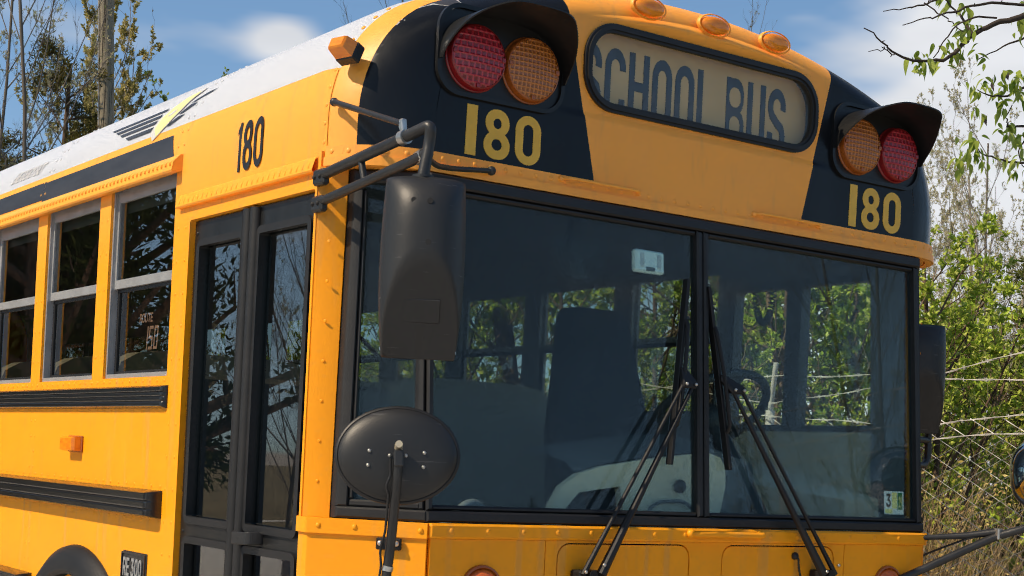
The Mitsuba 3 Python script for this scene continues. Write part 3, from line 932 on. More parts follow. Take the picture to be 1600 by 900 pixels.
# rubber edges between the leaves: two rounded strips
for yy in (.528, .578):
    add(f'{d1 if yy < .55 else d2}__edge_seal', tube([[XD - .004, yy, .4], [XD - .004, yy, 1.4], [XD - .004, yy, 2.335]], .020, 12), 'rubber', 40)
hp = bend([[XD - .004, .51, 1.365], [XD - .045, .50, 1.368], [XD - .045, .40, 1.372], [XD - .004, .39, 1.374]], .02)
hm = cat_([hull(np.vstack([bx(-.005, .005, -.005, .005, -.018, .018, .002).vertices + p for p in (hp[i], hp[i + 1])])) for i in range(len(hp) - 1)])
add(f'{d1}__pull_handle', hm, 'arm_black', 35)
jam = door_hole.difference(rrect(.1295, .9835, .351, 2.3405, .012))
fr_ = rrect(.118, .995, .35, 2.352, .012).difference(rrect(.128, .985, .34, 2.342, .010))
add(f'{BUS}__door_jamb', ext_yz(fr_, -HW - .008, -HW + .002), 'yellow_paint', 30)

# ------------------------------------------------------------------ lower front and windshield
def wy(z): return -.118 + .076 * (z - 1.46)          # windshield plane


front_plan = [(-HW, .118), (-HW, .082), (-.985, -.142), (.985, -.142), (HW, .082), (HW, .118)]
# angled corner panels
for sd in (-1, 1):
    A, B = np.array([sd * HW, .082]), np.array([sd * .985, -.142])
    pl = LineString([(sd * HW, .118), tuple(A), tuple(B)])
    strip_ = pl.buffer(.008, join_style=1, cap_style=2)
    ck = add(f'{BUS}__corner_panel', ext_xy(strip_, .55, 1.4105), 'yellow_paint', 30)
    pl2 = LineString([(sd * (HW + .002), .128), tuple(A + [sd * .003, -.003]), tuple(B + [0, -.004])])
    add(f'{ck}__ridge', ext_xy(pl2.buffer(.014, join_style=1, cap_style=2), 1.411, 1.452), 'yellow_paint', 30)
    # corner pillar beside the windshield
    secs = [[np.array([sd * x, y, z]) for x, y in ((HW - .002 if sd < 0 else e + .012, .150), (HW + .004 if sd < 0 else e + .014, .116), (e, f), (e - .012, f + .012), (HW - .016, .135))] for z, e, f in ((1.4525, 1.174, .058), (2.402, 1.150, .090))]
    add(f'{BUS}__windshield_pillar', hull(np.vstack(secs)), 'yellow_paint', 30)
    n = np.array([-(.116 - .062), 0, 0])
    nn = np.array([sd * .054, -.044, 0]); nn /= np.linalg.norm(nn)
    pts = [[sd * 1.196 + nn[0] * .007, .090 + nn[1] * .007, z] for z in np.arange(1.55, 2.38, .108)]
    add(f'{BUS}__rivet_row', rivets(pts, nn, .0048, .0011, 8), 'yellow_paint', 40, kind='stuff')
    d = (B - A) / np.linalg.norm(B - A); nn = np.array([sd * d[1] * -sd if False else sd * abs(d[1]), -abs(d[0]), 0])
    pts = [[A[0] + d[0] * t + nn[0] * .018, A[1] + d[1] * t + nn[1] * .018, 1.432] for t in (.03, .13, .23, .31)]
    add(f'{ck}__rivet_row', rivets(pts, nn, .008, .005), 'yellow_paint', 40, kind='stuff')
pts = [[-HW - .001, .148 if False else .140 * 0 + .1235, z] for z in np.arange(.8, 2.36, .125)]
add(f'{SIDE}__rivet_row', rivets(pts, [-1, 0, 0], .006, .0035, 7), 'yellow_paint', 40, kind='stuff')

# straight front panel with two hatches
YP = -.150
hat = [rrect(-.5595, -.064, .98, 1.404, .042, 6), rrect(.065, .555, .98, 1.404, .042, 6)]
fp = sbox(-.979, .55, .979, 1.4105)
for h in hat:
    fp = fp.difference(h)
fp_mid = fp.intersection(sbox(-.5995, .5, .5995, 2)); fp_l = fp.intersection(sbox(-.979, .5, -.602, 2)); fp_r = fp.intersection(sbox(.602, .5, .979, 2))
for g in (fp_l, fp_mid, fp_r):
    add(f'{BUS}__front_panel', ext_xz(g, YP, YP + .012), 'yellow_paint', 30)
add(f'{BUS}__front_backing', ext_xz(sbox(-.979, .55, .979, 1.41), YP + .014, YP + .022), 'void_black', 30)
for h in hat:
    m = ext_xz(h.buffer(-.004), YP + .001, YP + .010)
    add(f'{BUS}__access_hatch', m, 'yellow_paint', 30)
RD = add(f'{BUS}__front_ridge', bx(-.987, .987, YP - .010, YP + .03, 1.4115, 1.4525, .006), 'yellow_paint', 30)
add(f'{RD}__rivet_row', rivets([[x, YP - .010, 1.433] for x in np.arange(-.92, .95, .118) if not -.09 < x < .24], [0, -1, 0], .008, .004), 'yellow_paint', 40, kind='stuff')
P = bend([[-.075, YP - .01, 1.437], [-.067, YP - .036, 1.437], [.205, YP - .036, 1.437], [.213, YP - .01, 1.437]], .02)
add(f'{BUS}__grab_bar', cat_([tube(P, .009, 10)] + [trimesh.creation.icosphere(2, .014).apply_translation([x, YP - .012, 1.437]) for x in (-.075, .213)]), 'yellow_paint', 40)
# small red-amber lamps low on the front
for i, x in enumerate((-.812, .812)):
    th = np.linspace(0, 2 * np.pi, 41)
    key = f'{BUS}__front_marker' + (f'_{i:03d}' if i else '')
    P = [[[x + r * math.cos(a), YP - d, 1.275 + r * math.sin(a)] for a in th] for r, d in ((.001, .030), (.02, .029), (.04, .024), (.052, .014), (.056, .002))]
    add(f'{key}__lens', grid(np.array(P)), 'lamp_red_orange', 50)
    P = [[[x + r * math.cos(a), YP - d, 1.275 + r * math.sin(a)] for a in th] for r, d in ((.0565, .004), (.060, .010), (.066, .008), (.068, -.001))]
    add(f'{key}__rim', grid(np.array(P)), 'amber_dark', 50)
# a washer hose with its fitting, on the right hatch
hz = [[.375, YP - .004, 1.372], [.378, YP - .016, 1.366], [.384, YP - .014, 1.33], [.398, YP - .012, 1.30], [.402, YP - .012, 1.22]]
add(f'{BUS}__washer_hose', cat_([tube(bend(hz, .02), .0035, 8), trimesh.creation.icosphere(2, .012).apply_translation([.375, YP - .003, 1.372])]), 'rubber', 40)

# windshield frame pieces (black gasket), lying in the raked plane
ZB, ZT = 1.455, 2.399


def plan_pt(u, z, off=0.0):
    """u in metres along x of the windshield; the corner panes bend back and lean in towards the top"""
    t = (z - 1.46) / .94
    x = min(abs(u), .990)
    k = max(0.0, abs(u) - .990) / .181
    x = x + k * (.181 - .026 * t)
    return np.array([math.copysign(x, u), wy(z) + k * (.175 - .038 * t) - off, z])


def gasket(u0, u1, z0, z1, t=.022, back=.012, n=6):
    """box on the windshield surface between two x positions and two heights"""
    us_ = np.linspace(u0, u1, 2)
    front = [plan_pt(u, z, t) for u in (u0, u1) for z in (z0, z1)]
    rear = [plan_pt(u, z, -back) for u in (u0, u1) for z in (z0, z1)]
    mid = [plan_pt(u + (.005 if u == u0 else -.005) * np.sign(u1 - u0), z + (.005 if z == z0 else -.005), t + .006) for u in (u0, u1) for z in (z0, z1)]
    return hull(front + rear + mid)


WF = f'{BUS}__windshield'
fm_ = [gasket(-.990, .990, ZB, ZB + .030), gasket(-.990, .990, ZT - .035, ZT),
       gasket(-1.171, -.990, ZB, ZB + .030), gasket(.990, 1.171, ZB, ZB + .030), gasket(-1.171, -.990, ZT - .035, ZT), gasket(.990, 1.171, ZT - .035, ZT),
       gasket(-1.171, -1.146, ZB + .0305, ZT - .0355), gasket(1.146, 1.171, ZB + .0305, ZT - .0355)]
add(f'{WF}__gasket', cat_(fm_), 'rubber', 30)
# second, thinner inner bead that gives the stepped gasket
bead = [gasket(-.968, -.026, ZB + .031, ZB + .045, .010), gasket(.026, .968, ZB + .031, ZB + .045, .010), gasket(-.968, -.026, ZT - .050, ZT - .0355, .010), gasket(.026, .968, ZT - .050, ZT - .0355, .010),
        gasket(-1.144, -1.0, ZB + .031, ZB + .050, .014), gasket(-1.145, -1.132, ZB + .051, ZT - .052, .012)]
add(f'{WF}__inner_bead', cat_(bead), 'rubber', 30)
add(f'{WF}__centre_bar', cat_([gasket(-.024, -.004, ZB + .031, ZT - .036, .016), gasket(.004, .024, ZB + .031, ZT - .036, .016), gasket(-.0035, .0035, ZB + .031, ZT - .036, .008)]), 'rubber', 30)
for sd in (-1, 1):
    add(f'{WF}__corner_bar', cat_([gasket(sd * .968, sd * .988, ZB + .031, ZT - .036, .018), gasket(sd * .992, sd * 1.006, ZB + .031, ZT - .036, .014)]), 'rubber', 30)
for a, b, nm in ((-.982, -.012, 0), (.012, .982, 1), (-1.160, -.998, 2), (.998, 1.160, 3)):
    v = np.array([plan_pt(a, ZB + .02), plan_pt(b, ZB + .02), plan_pt(b, ZT - .02), plan_pt(a, ZT - .02)])
    add(f'{WF}__pane', trimesh.Trimesh(v, [[0, 1, 2], [0, 2, 3]], process=False), 'windshield_glass', False)
# soffit between the cap and the top of the windshield, ledge below it
cap_plan = Polygon([(-HW + .01, .9), (-HW + .01, .2)] + [(x * .985, y + .012) for x, y in lip_line] + [(HW - .01, .2), (HW - .01, .9)])
inn_ = Polygon([(-1.13, .95)] + [tuple(plan_pt(u, ZT, -.03)[:2]) for u in (-1.14, -.98, .98, 1.14)] + [(1.13, .95)])
add(f'{FC}__soffit', ext_xy(cap_plan.difference(inn_).intersection(sbox(-2, -1, 2, .20)), 2.4015, 2.415), 'faded_yellow_paint', 30)
low_plan = Polygon([(-HW, .3)] + [(x * .999, y) for x, y in front_plan[1:5]] + [(HW, .3)])
inl = Polygon([(-1.12, .35)] + [tuple(plan_pt(u, ZB, -.03)[:2]) for u in (-1.13, -.98, .98, 1.13)] + [(1.12, .35)])
add(f'{BUS}__windshield_sill', ext_xy(low_plan.difference(inl).intersection(sbox(-2, -1, 2, .16)), 1.4405, 1.4515), 'yellow_paint', 30)

for sd in (-1, 1):
    tr = [[sd * (x + dx), y + dy, z] for z, dx, dy in ((1.455, 0, 0), (2.395, -.026, .033)) for x, y in ((1.148, .078), (1.164, .088), (1.172, .19), (1.095, .19))]
    add(f'{WF}__inner_trim', hull(tr), 'dash_grey', 30)
# stickers and the toll box behind the glass
def on_glass(u0, u1, z0, z1, back=.003, th=.0006):
    a = [plan_pt(u, z, -back) for u in (u0, u1) for z in (z0, z1)] + [plan_pt(u, z, -back - th) for u in (u0, u1) for z in (z0, z1)]
    return hull(a)


ST = add(f'{BUS}__inspection_sticker', on_glass(.828, .925, 1.512, 1.590), 'decal_white', False, label='small pale inspection sticker in the lower corner of the glass')
for (a, b, c, d, mm) in ((.867, .892, 1.532, 1.586, 'decal_pale'), (.895, .918, 1.528, 1.585, None), (.833, .868, 1.515, 1.530, 'decal_pale')):
    if mm is None:
        mm = mat('sticker_green', (0.015, 0.16, 0.055), .5)
    add(f'{ST}__sticker_field', on_glass(a, b, c, d, .0022), mm, False)


def glass_text(t, h, w, u0, z0, m, back=.0012):
    g = fit_text(t, h, w, True, .0004)
    v = g.vertices
    return trimesh.Trimesh([plan_pt(u0 + x, z0 + y, -back + zz) for x, y, zz in v], g.faces, process=False)


add(f'{ST}__month_numeral', glass_text('3', .042, .022, .838, 1.538, None, .0018), 'decal_black', False)
add(f'{ST}__year_numeral', glass_text('19', .034, .015, .899, 1.538, None, .0010), 'decal_pale', False)
fb = frame_map(plan_pt(-.185, 2.250, -.030), [1, .03, -.0], [0, .08, 1])
TB = add(f'{BUS}__toll_box', fb(bx(-.058, .058, -.018, .008, -.034, .034, .006)), 'box_white', 30, label='white toll box stuck behind the windshield')
for a, b in ((-.042, -.026), (.026, .042)):
    add(f'{TB}__grey_strip', fb(bx(a, b, -.0205, -.0175, -.020, .022, .001)), 'decal_grey', False)
add(f'{TB}__label', fb(bx(-.018, .016, -.0205, -.0175, -.030, -.018, .001)), 'dash_grey', False)

# ------------------------------------------------------------------ wipers
def gp(x, z, out): return np.array([x, wy(z) - out, z])


def wiper(idx, piv, arm_off, joint, top, bot):
    key = f'{BUS}__wiper' + (f'_{idx:03d}' if idx else '')
    p0 = np.array([piv[0], YP - .030, piv[1]])
    add(f'{key}__pivot_block', cat_([bx(p0[0] - .035, p0[0] + .045, YP - .05, YP, p0[2] - .045, p0[2] + .012, .006), tube([[p0[0], YP - .07, p0[2]], [p0[0], YP - .02, p0[2]]], .014, 12)]), 'wiper_black', 35)
    j = gp(joint[0], joint[1], .055)
    for k, o in enumerate((-1, 1)):
        a = p0 + np.array([o * arm_off, -.030, .0])
        b = j + np.array([o * .020, -.0, .0])
        mid = a + (b - a) * .28
        thick = .015 if (o > 0) == (joint[0] > piv[0]) else .0085
        add(f'{key}__arm', tube([a, mid, b], [thick, thick * .75, .0056], 8), 'wiper_black', 40)
    for q in [p0 + np.array([o * arm_off, -.044, .01 + (.02 if o > 0 else 0)]) for o in (-1, 1)] + [j + np.array([o * .018, -.014, 0]) for o in (-1, 1)]:
        add(f'{key}__arm_bolt', trimesh.creation.icosphere(2, .0055).apply_translation(q), 'steel', 40)
    t, b = gp(top[0], top[1], .022), gp(bot[0], bot[1], .022)
    add(f'{key}__joint', hull(np.vstack([bx(-.028, .028, -.010, .010, -.012, .012, .004).vertices + j, bx(-.01, .01, -.006, .006, -.01, .01, .003).vertices + (t + b) / 2 - [0, .02, 0]])), 'wiper_black', 35)
    bl = [hull(np.vstack([bx(-.006, .006, -.010, .008, -.004, .004, .002).vertices + p for p in (t, b)])), hull(np.vstack([bx(-.0025, .0025, .0, .018, -.004, .004, .001).vertices + p for p in (t, b)]))]
    c1, c2 = t + (b - t) * .22, t + (b - t) * .80
    m_ = (t + b) / 2 + np.array([0, -.03, 0])
    bl.append(tube(bend([c1 + [0, -.010, 0], c1 + [0, -.022, -.02], m_, c2 + [0, -.022, .02], c2 + [0, -.010, 0]], .05), .0065, 8))
    add(f'{key}__blade', cat_(bl), 'wiper_black', 35)


wiper(0, (-.478, 1.318), .032, (-.092, 1.885), (-.067, 2.205), (-.138, 1.645))
wiper(1, (.475, 1.318), .026, (.105, 1.880), (-.010 + .028, 2.190), (.100, 1.638))

# ------------------------------------------------------------------ mirrors
def mirror_head(W, H, D, facet):
    """big rear-view mirror housing; local x across, y = towards the back of the shell, z up"""
    P = []
    for z in np.linspace(-1, 1, 41):
        hz = z * H / 2
        wz = W / 2 * (1 - .07 * abs(z) ** 2.2 - (.06 if z < 0 else .0) * z * z)
        for a in np.linspace(0, math.pi, 41):
            x = math.copysign(abs(math.cos(a)) ** .80, math.cos(a)) * wz
            y = math.sin(a) ** 1.1 * D * (1 - .55 * abs(z) ** 6)
            if facet:                                   # a slanting flat on the lower half of the back, blended in
                yp = D - .45 * (.015 - hz) - .05 * x
                k = .012
                h = min(1.0, max(0.0, .5 + .5 * (yp - y) / k))
                y = yp + (y - yp) * h - k * h * (1 - h)
            P.append([x, max(y, -.010), hz * (1 - .02 * (1 - math.sin(a)))])
            P.append([x * .97, -.012, hz])
    return hull(P)


# left mirror on its two-arm bracket
ML = f'{BUS}__rear_view_mirror'
yM = -.45
ctr = np.array([-1.226, yM, 2.078])
tocam = np.array([-.50, -.866, 0.0])
fr = frame_map(ctr, [tocam[1] * -1, tocam[0], 0], [0.012, 0, 1])       # local y = uz x ux
ux = np.array([.866, -.50, 0]); uz = np.array([.02, 0, 1])
# local +y must point along tocam: uz x ux = (0,0,1)x(.866,-.5,0) = (.5,.866,0) -> away, so mirror the local y
def head(m, c, flip=True):
    v = np.asarray(m.vertices).copy(); v[:, 1] *= -1
    return frame_map(c, ux, uz)(trimesh.Trimesh(v, m.faces[:, ::-1], process=False))


add(f'{ML}__housing', head(mirror_head(.205, .432, .106, True), ctr), 'mirror_plastic', 48, label='black back of the big mirror in front of the door corner')
hp_ = [[.010, .0995, .150], [-.028, .0945, .150], [.010, .1030, .052], [-.028, .0985, .052]]
add(f'{ML}__screw', cat_([head(move(trimesh.creation.cylinder(.007, .006, sections=12).apply_transform(trimesh.transformations.rotation_matrix(math.pi / 2, [1, 0, 0])), x, y, z), ctr) for x, y, z in hp_]), 'void_black', 30)
# cover plate on the facet
nf = np.array([0.06, .86, -.50]); nf /= np.linalg.norm(nf)
pz = -.105
py = .106 - (0.41 * (.02 - pz)) / .91
cp = bx(-.045, .045, -.002, .004, -.030, .030, .002)
tilt = trimesh.transformations.rotation_matrix(-math.atan2(.41, .91), [1, 0, 0])
cp.apply_transform(tilt)
add(f'{ML}__cover_plate', head(move(cp, .002, py, pz), ctr), 'mirror_plastic', 30)
add(f'{ML}__glass', head(bx(-.092, .092, -.016, -.0125, -.200, .200, .002), ctr), 'chrome', 30)
# bracket: lower tube, upper tube that turns down into the head, uprights, clamps
A1_ = np.array([-1.232, .085, 2.372]); A2_ = np.array([-1.232, .088, 2.300])
top_c = np.array([-1.232, yM, 2.41]); neck = np.array([-1.236, yM, 2.300])
up = bend([A1_, [-1.250, yM + .075, 2.405], [-1.226, yM - .01, 2.428], [-1.222, yM, 2.39], neck], .055, 10)
add(f'{ML}__upper_arm', tube(up, .0145, 14), 'arm_black', 40)
lowp = [A2_, [-1.238, yM + .06, 2.345], [-1.226, yM, 2.362]]
add(f'{ML}__lower_arm', tube(lowp, .0130, 14), 'arm_black', 40)
qa, qb = A1_ + (np.array(up[6]) - A1_) * .48, A2_ + (np.array(lowp[1]) - A2_) * .52
add(f'{ML}__upright', tube([qb, qa], .0095, 10), 'arm_black', 40)
stay0, stay1 = np.array([-1.212, .075, 2.572]), np.array([-1.250, yM + .085, 2.440])
add(f'{ML}__stay', cat_([tube([stay0, stay0 + (stay1 - stay0) * .06, stay1], [.010, .0085, .0085], 10), trimesh.creation.icosphere(2, .012).apply_translation(stay0)]), 'arm_black', 40)
add(f'{ML}__clamp', cat_([tube([np.array(up[5]) - d * .010, np.array(up[5]) + d * .012], .0185, 14) for d in [np.array([0.02, -1, .05])]]
                         + [tube([np.array(lowp[2]) + [0, .045, -.01], np.array(lowp[2]) + [0, .015, -.003]], .0170, 14),
                            hull(np.vstack([bx(-.008, .008, -.008, .008, -.012, .012, .003).vertices + stay1, bx(-.006, .006, -.006, .006, -.006, .006, .002).vertices + np.array(up[5]) + [0, 0, .01]]))]), 'steel', 35)
for A in (A1_, A2_):
    pk = bx(-.012, .012, -.030, .030, -.022, .022, .006)
    add(f'{ML}__foot', move(pk, A[0] + .0, A[1] + .005, A[2] - .005), 'arm_black', 30)
    add(f'{ML}__foot_bolt', rivets([[A[0] - .012, A[1] + .005 + d, A[2] - .005] for d in (-.014, .016)], [-1, 0, 0], .007, .006), 'void_black', 40)
add(f'{ML}__collar', tube([neck - [0, 0, .012], neck + [0, 0, .004]], .026, 16), 'arm_black', 40)
rod = bend([[-1.215, yM + .02, 2.352], [-1.08, yM + .19, 2.375], [-.95, -.13, 2.405], [-.80, YF - .03, 2.428]], .05)
add(f'{ML}__side_stay', cat_([tube(rod, .0075, 10), trimesh.creation.icosphere(2, .013).apply_translation(rod[-1])]), 'arm_black', 40)


# oval cross-view mirror on its arm
def oval_shell(W, H, D, n=56, k=12):
    th = np.linspace(0, 2 * np.pi, n + 1)
    rows = []
    for i in range(k + 1):
        t = i / k * math.pi / 2
        rows.append([[W / 2 * math.cos(t) ** .7 * math.cos(a), D * math.sin(t), H / 2 * math.cos(t) ** .7 * math.sin(a)] for a in th])
    return grid(np.array(rows))


def oval_rim(W, H, r, n=56):
    th = np.linspace(0, 2 * np.pi, n + 1)
    P = np.array([[W / 2 * math.cos(a), 0, H / 2 * math.sin(a)] for a in th[:-1]])
    P = np.vstack([P, P[:1]])
    return tube(P, r, 8, cap=False)


CM = f'{BUS}__crossview_mirror'
cc = np.array([-1.268, -.45, 1.627])
d_ = np.array([-.46, -.88, .02])
ux = np.array([.88, -.47, .035]); uz = np.array([.0, .10, 1])
OW, OH = .288, .226
add(f'{CM}__shell', head(oval_shell(OW, OH, .036), cc), 'mirror_plastic', 45, label='black back of the oval crossview mirror on the door side')
add(f'{CM}__rim', head(move(oval_rim(OW, OH, .0062), 0, .001, 0), cc), 'rubber', 45)
add(f'{CM}__dome', head(trimesh.Trimesh(oval_shell(OW * .97, OH * .97, .075).vertices * [1, -1, 1], oval_shell(OW, OH, .02).faces, process=False), cc), 'chrome', True)
scr = [(-.068, .008), (-.071, -.026), (.062, .004), (.060, -.030), (-.020, -.003), (.018, -.003)]
def sh_y(x, z):
    q = min(1.0, math.hypot(x / (OW / 2), z / (OH / 2)))
    return .036 * math.sqrt(max(0, 1 - q ** (2 / .7)))
add(f'{CM}__screw', cat_([head(move(trimesh.creation.icosphere(2, .0048), x, sh_y(x, z), z), cc) for x, z in scr]), 'steel', 40)
hb = head(move(bx(-.011, .011, -.004, .042, -.022, .018, .003), 0, .034, -.010), cc)
add(f'{CM}__bracket', hb, 'arm_black', 30)
bl = head(trimesh.Trimesh(tube([[0, .050, .012], [0, .062, .020], [0, .086, .020]], [.0095, .0095, .0085], 10).vertices, tube([[0, .050, .012], [0, .062, .020], [0, .086, .020]], .009, 10).faces, process=False), cc)
mat('brass_bolt', (0.55, 0.47, 0.33), .4, metallic=.4)
add(f'{CM}__bolt', bl, 'brass_bolt', 35)
foot = frame_map(cc, ux, uz)
pa = head(trimesh.Trimesh([[0, .060, -.012], [-.002, .060, -.10]], [[0, 1, 0]], process=False), cc).vertices
clip = np.array([-1.128, -.018, 1.395])
armP = bend([pa[0], pa[0] + [-.0, .004, -.06], [-1.270, -.44, 1.40], [-1.282, -.42, 1.20], [-1.15, -.18, .95]], .05, 8)
add(f'{CM}__arm', tube(armP, .0118, 12), 'arm_black', 40)
wireP = [np.array(p) + [-.020 + .004 * math.sin(i * .9), .004, 0] for i, p in enumerate(armP)]
add(f'{CM}__heater_wire', tube(wireP, .0030, 7), 'rubber', 40)
add(f'{CM}__arm_band', tube([np.array([-1.2725, -.438, 1.362]), np.array([-1.2738, -.4365, 1.350])], .0135, 12), 'steel', 40)
# clip plate bolted to the angled corner panel, just behind the arm
nn = np.array([-.69, -.724, 0])
ck = frame_map(np.array([-1.062, -.080, 1.392]) + nn * .012, [.724, -.69, 0], [0, 0, 1])
add(f'{CM}__clip_plate', ck(bx(-.034, .034, -.006, .006, -.016, .016, .003)), 'wiper_black', 30)
add(f'{CM}__clip_bolt', cat_([trimesh.creation.icosphere(2, .008).apply_translation(np.array([-1.062, -.080, 1.394]) + nn * .020 + np.array([.724, -.69, 0]) * t) for t in (-.022, .022)]), 'steel', 40)

# right crossview mirror: its chrome dome turned towards the driver
CR = f'{BUS}__crossview_mirror_001'
cr = np.array([1.252, -.42, 1.672])
dv = np.array([-.62, .78, -.06]); dv /= np.linalg.norm(dv)
ux = np.array([dv[1], -dv[0], 0]) * -1; uz = np.array([0, 0, 1.0])
def face_head(m, c):          # local +y -> dv
    uy = dv; u = np.cross(uy, [0, 0, 1.0]); u /= np.linalg.norm(u); w = np.cross(u, uy)
    v = np.asarray(m.vertices)
    return trimesh.Trimesh(c + v[:, :1] * u + v[:, 1:2] * uy + v[:, 2:3] * w, m.faces, process=False)


add(f'{CR}__dome', face_head(oval_shell(.250, .245, .105), cr), 'chrome', True, label='chrome dome of the crossview mirror on the driver side')
add(f'{CR}__rim', face_head(oval_rim(.256, .250, .006), cr), 'rubber', 45)
add(f'{CR}__shell', face_head(trimesh.Trimesh(oval_shell(.27, .235, .04).vertices * [1, -1, 1], oval_shell(.27, .235, .04).faces, process=False), cr), 'mirror_plastic', 45)
ra = bend([cr - dv * .05, cr - dv * .05 + [0, 0, -.10], [1.36, -.50, 1.56], [1.195, -.40, 1.486], [1.139, -.33, 1.455], [.924, -.2, 1.332], [.80, -.12, 1.26]], .06, 8)
add(f'{CR}__arm', tube(ra, .0135, 12), 'arm_black', 40)
rb = np.array([1.142, -.335, 1.460])
add(f'{CR}__stay', tube([rb + [0, 0, .012], rb + [-.06, .08, -.008], [.975, -.15, 1.437], [.95, -.13, 1.435]], [.0125, .0125, .0085, .006], 10), 'arm_black', 40)
add(f'{CR}__clamp', hull(np.vstack([bx(-.014, .014, -.014, .014, -.016, .022, .004).vertices + rb])), 'steel', 35)
add(f'{CR}__heater_wire', tube(bend([rb + [.02, -.0, .0], rb + [-.06, .06, -.01], [1.02, -.12, 1.375], [.97, -.12, 1.345]], .05), .0035, 7), 'rubber', 40)

# driver's side mirror, low beside the driver's window
MR = f'{BUS}__rear_view_mirror_001'
ux = np.array([.80, -.60, 0]); uz = np.array([0, 0, 1.0])
cmr = np.array([1.365, .235, 2.012])
hm_ = mirror_head(.205, .405, .085, True)
add(f'{MR}__housing', head(hm_, cmr), 'mirror_plastic', 48)
add(f'{MR}__arm', tube(bend([[1.20, .18, 1.69], [1.45, .24, 1.69], [1.452, .245, 1.84]], .05, 8), .0135, 10), 'arm_black', 40)
add(f'{MR}__arm', tube([[1.20, .18, 1.785], [1.452, .245, 1.785]], .0135, 10), 'arm_black', 40)

# ------------------------------------------------------------------ interior
ceil = grid(np.array([[(lambda q: [q[0] * .955, y, q[2] - .045])(body(-1, s, max(y, .2))) for s in np.linspace(-.04, L_TOT, 18)] + [(lambda q: [q[0] * .955, y, q[2] - .045])(body(1, s, max(y, .2))) for s in np.linspace(L_TOT, -.04, 18)][1:] for y in np.linspace(.16, Y_REAR - .02, 12)]))
CE = add(f'{BUS}__ceiling', ceil, 'ceiling_grey', 40)
add(f'{CE}__front_bulkhead', ext_xz(unary_union([sbox(-1.16, 2.43, 1.16, 2.62), Polygon([(-1.1, 2.6), (1.1, 2.6), (.8, 2.93), (0, 3.02), (-.8, 2.93)])]), .13, .15), 'interior_dark', 30)
add(f'{BUS}__floor', bx(-1.17, 1.17, .10, Y_REAR - .02, .90, .95, .002), 'interior_dark', 30)
rear_poly = Polygon([(x, z) for x, z in [(-1.2, .55), (1.2, .55)] + [tuple(section_arc(s)[0]) for s in np.linspace(0, L_TOT, 12)] + [(-section_arc(s)[0][0], section_arc(s)[0][1]) for s in np.linspace(L_TOT, 0, 12)[1:]]])
rear_w = [rrect(-.95, -.35, 1.9, 2.5, .06), rrect(-.28, .28, 1.9, 2.5, .06), rrect(.35, .95, 1.9, 2.5, .06)]
rp = rear_poly
for r_ in rear_w:
    rp = rp.difference(r_)
add(f'{BUS}__rear_wall', ext_xz(rp, Y_REAR - .015, Y_REAR + .01), 'yellow_paint', 30)
# passenger benches
def bench(y, sd, w=.92):
    key = f'{BUS}__bench_seat' + (f'_{NB[0]:03d}' if NB[0] else ''); NB[0] += 1
    xc = sd * .66
    P = []
    for z, hw_ in ((1.30, w / 2), (1.85, w / 2), (1.93, w / 2 - .03), (1.97, w / 2 - .10), (1.985, w / 2 - .20)):
        for sx in (-1, 1):
            for dy, k in ((0, .97), (.02, 1), (.09, 1), (.11, .97)):
                P.append([xc + sx * hw_ * k, y + dy + (z - 1.3) * .12, z])
    add(f'{key}__backrest', hull(P), 'seat_vinyl', 35)
    add(f'{key}__cushion', bx(xc - w / 2, xc + w / 2, y - .42, y, 1.28, 1.42, .04), 'seat_vinyl', 35)
    add(f'{key}__base_frame', cat_([bx(xc - w / 2 + .03, xc - w / 2 + .06, y - .38, y + .02, .95, 1.28), bx(xc + w / 2 - .06, xc + w / 2 - .03, y - .38, y + .02, .95, 1.28)]), 'interior_dark', 30)


NB = [0]
for i in range(10):
    bench(1.86 + .72 * i, -1)
    bench(2.10 + .72 * i, 1)
# crash barrier panels in front of the first benches
add(f'{BUS}__crash_barrier', bx(-1.12, -.24, 1.36, 1.40, 1.05, 1.88, .03), 'dash_grey', 30)
# driver's seat
DS = f'{BUS}__driver_seat'
P = []
for z, hw_, y in ((1.50, .245, 1.10), (1.75, .240, 1.14), (1.95, .200, 1.17), (2.12, .160, 1.20), (2.215, .145, 1.215), (2.245, .115, 1.22)):
    for sx in (-1, 1):
        for dy, k in ((-.06, .86), (-.03, 1), (.04, 1), (.07, .9)):
            P.append([.570 + sx * hw_ * k, y + dy, z])
# two shells so that the shoulder keeps its waist
up_ = hull([p for p in P if p[2] > 1.93]); lo_ = hull([p for p in P if p[2] < 1.97])
add(f'{DS}__backrest', cat_([up_, lo_]), 'driver_fabric', 35)
add(f'{DS}__cushion', bx(.32, .82, .62, 1.12, 1.36, 1.50, .05), 'driver_fabric', 35)
add(f'{DS}__pedestal', bx(.42, .72, .75, 1.05, .95, 1.36, .01), 'interior_dark', 30)
# steering wheel
sw_c = np.array([.565, .50, 1.835]); axis = np.array([0, .62, .78]); a1 = np.array([1.0, 0, 0]); a2 = np.cross(axis, a1)
th = np.linspace(0, 2 * np.pi, 41)
SW = f'{BUS}__steering_wheel'
add(f'{SW}__rim', tube(np.array([sw_c + .225 * (math.cos(a) * a1 + math.sin(a) * a2) for a in th]), .0155, 10, cap=False), 'interior_dark', 40)
add(f'{SW}__spoke', cat_([tube([sw_c - axis * .02, sw_c + .22 * (math.cos(a) * a1 + math.sin(a) * a2)], .012, 8) for a in (0.3, math.pi - .3, -math.pi / 2)] + [trimesh.creation.icosphere(2, .06).apply_translation(sw_c - axis * .03)]), 'interior_dark', 40)
add(f'{SW}__column', tube([sw_c - axis * .04, sw_c - axis * .5], .035, 10), 'interior_dark', 40)
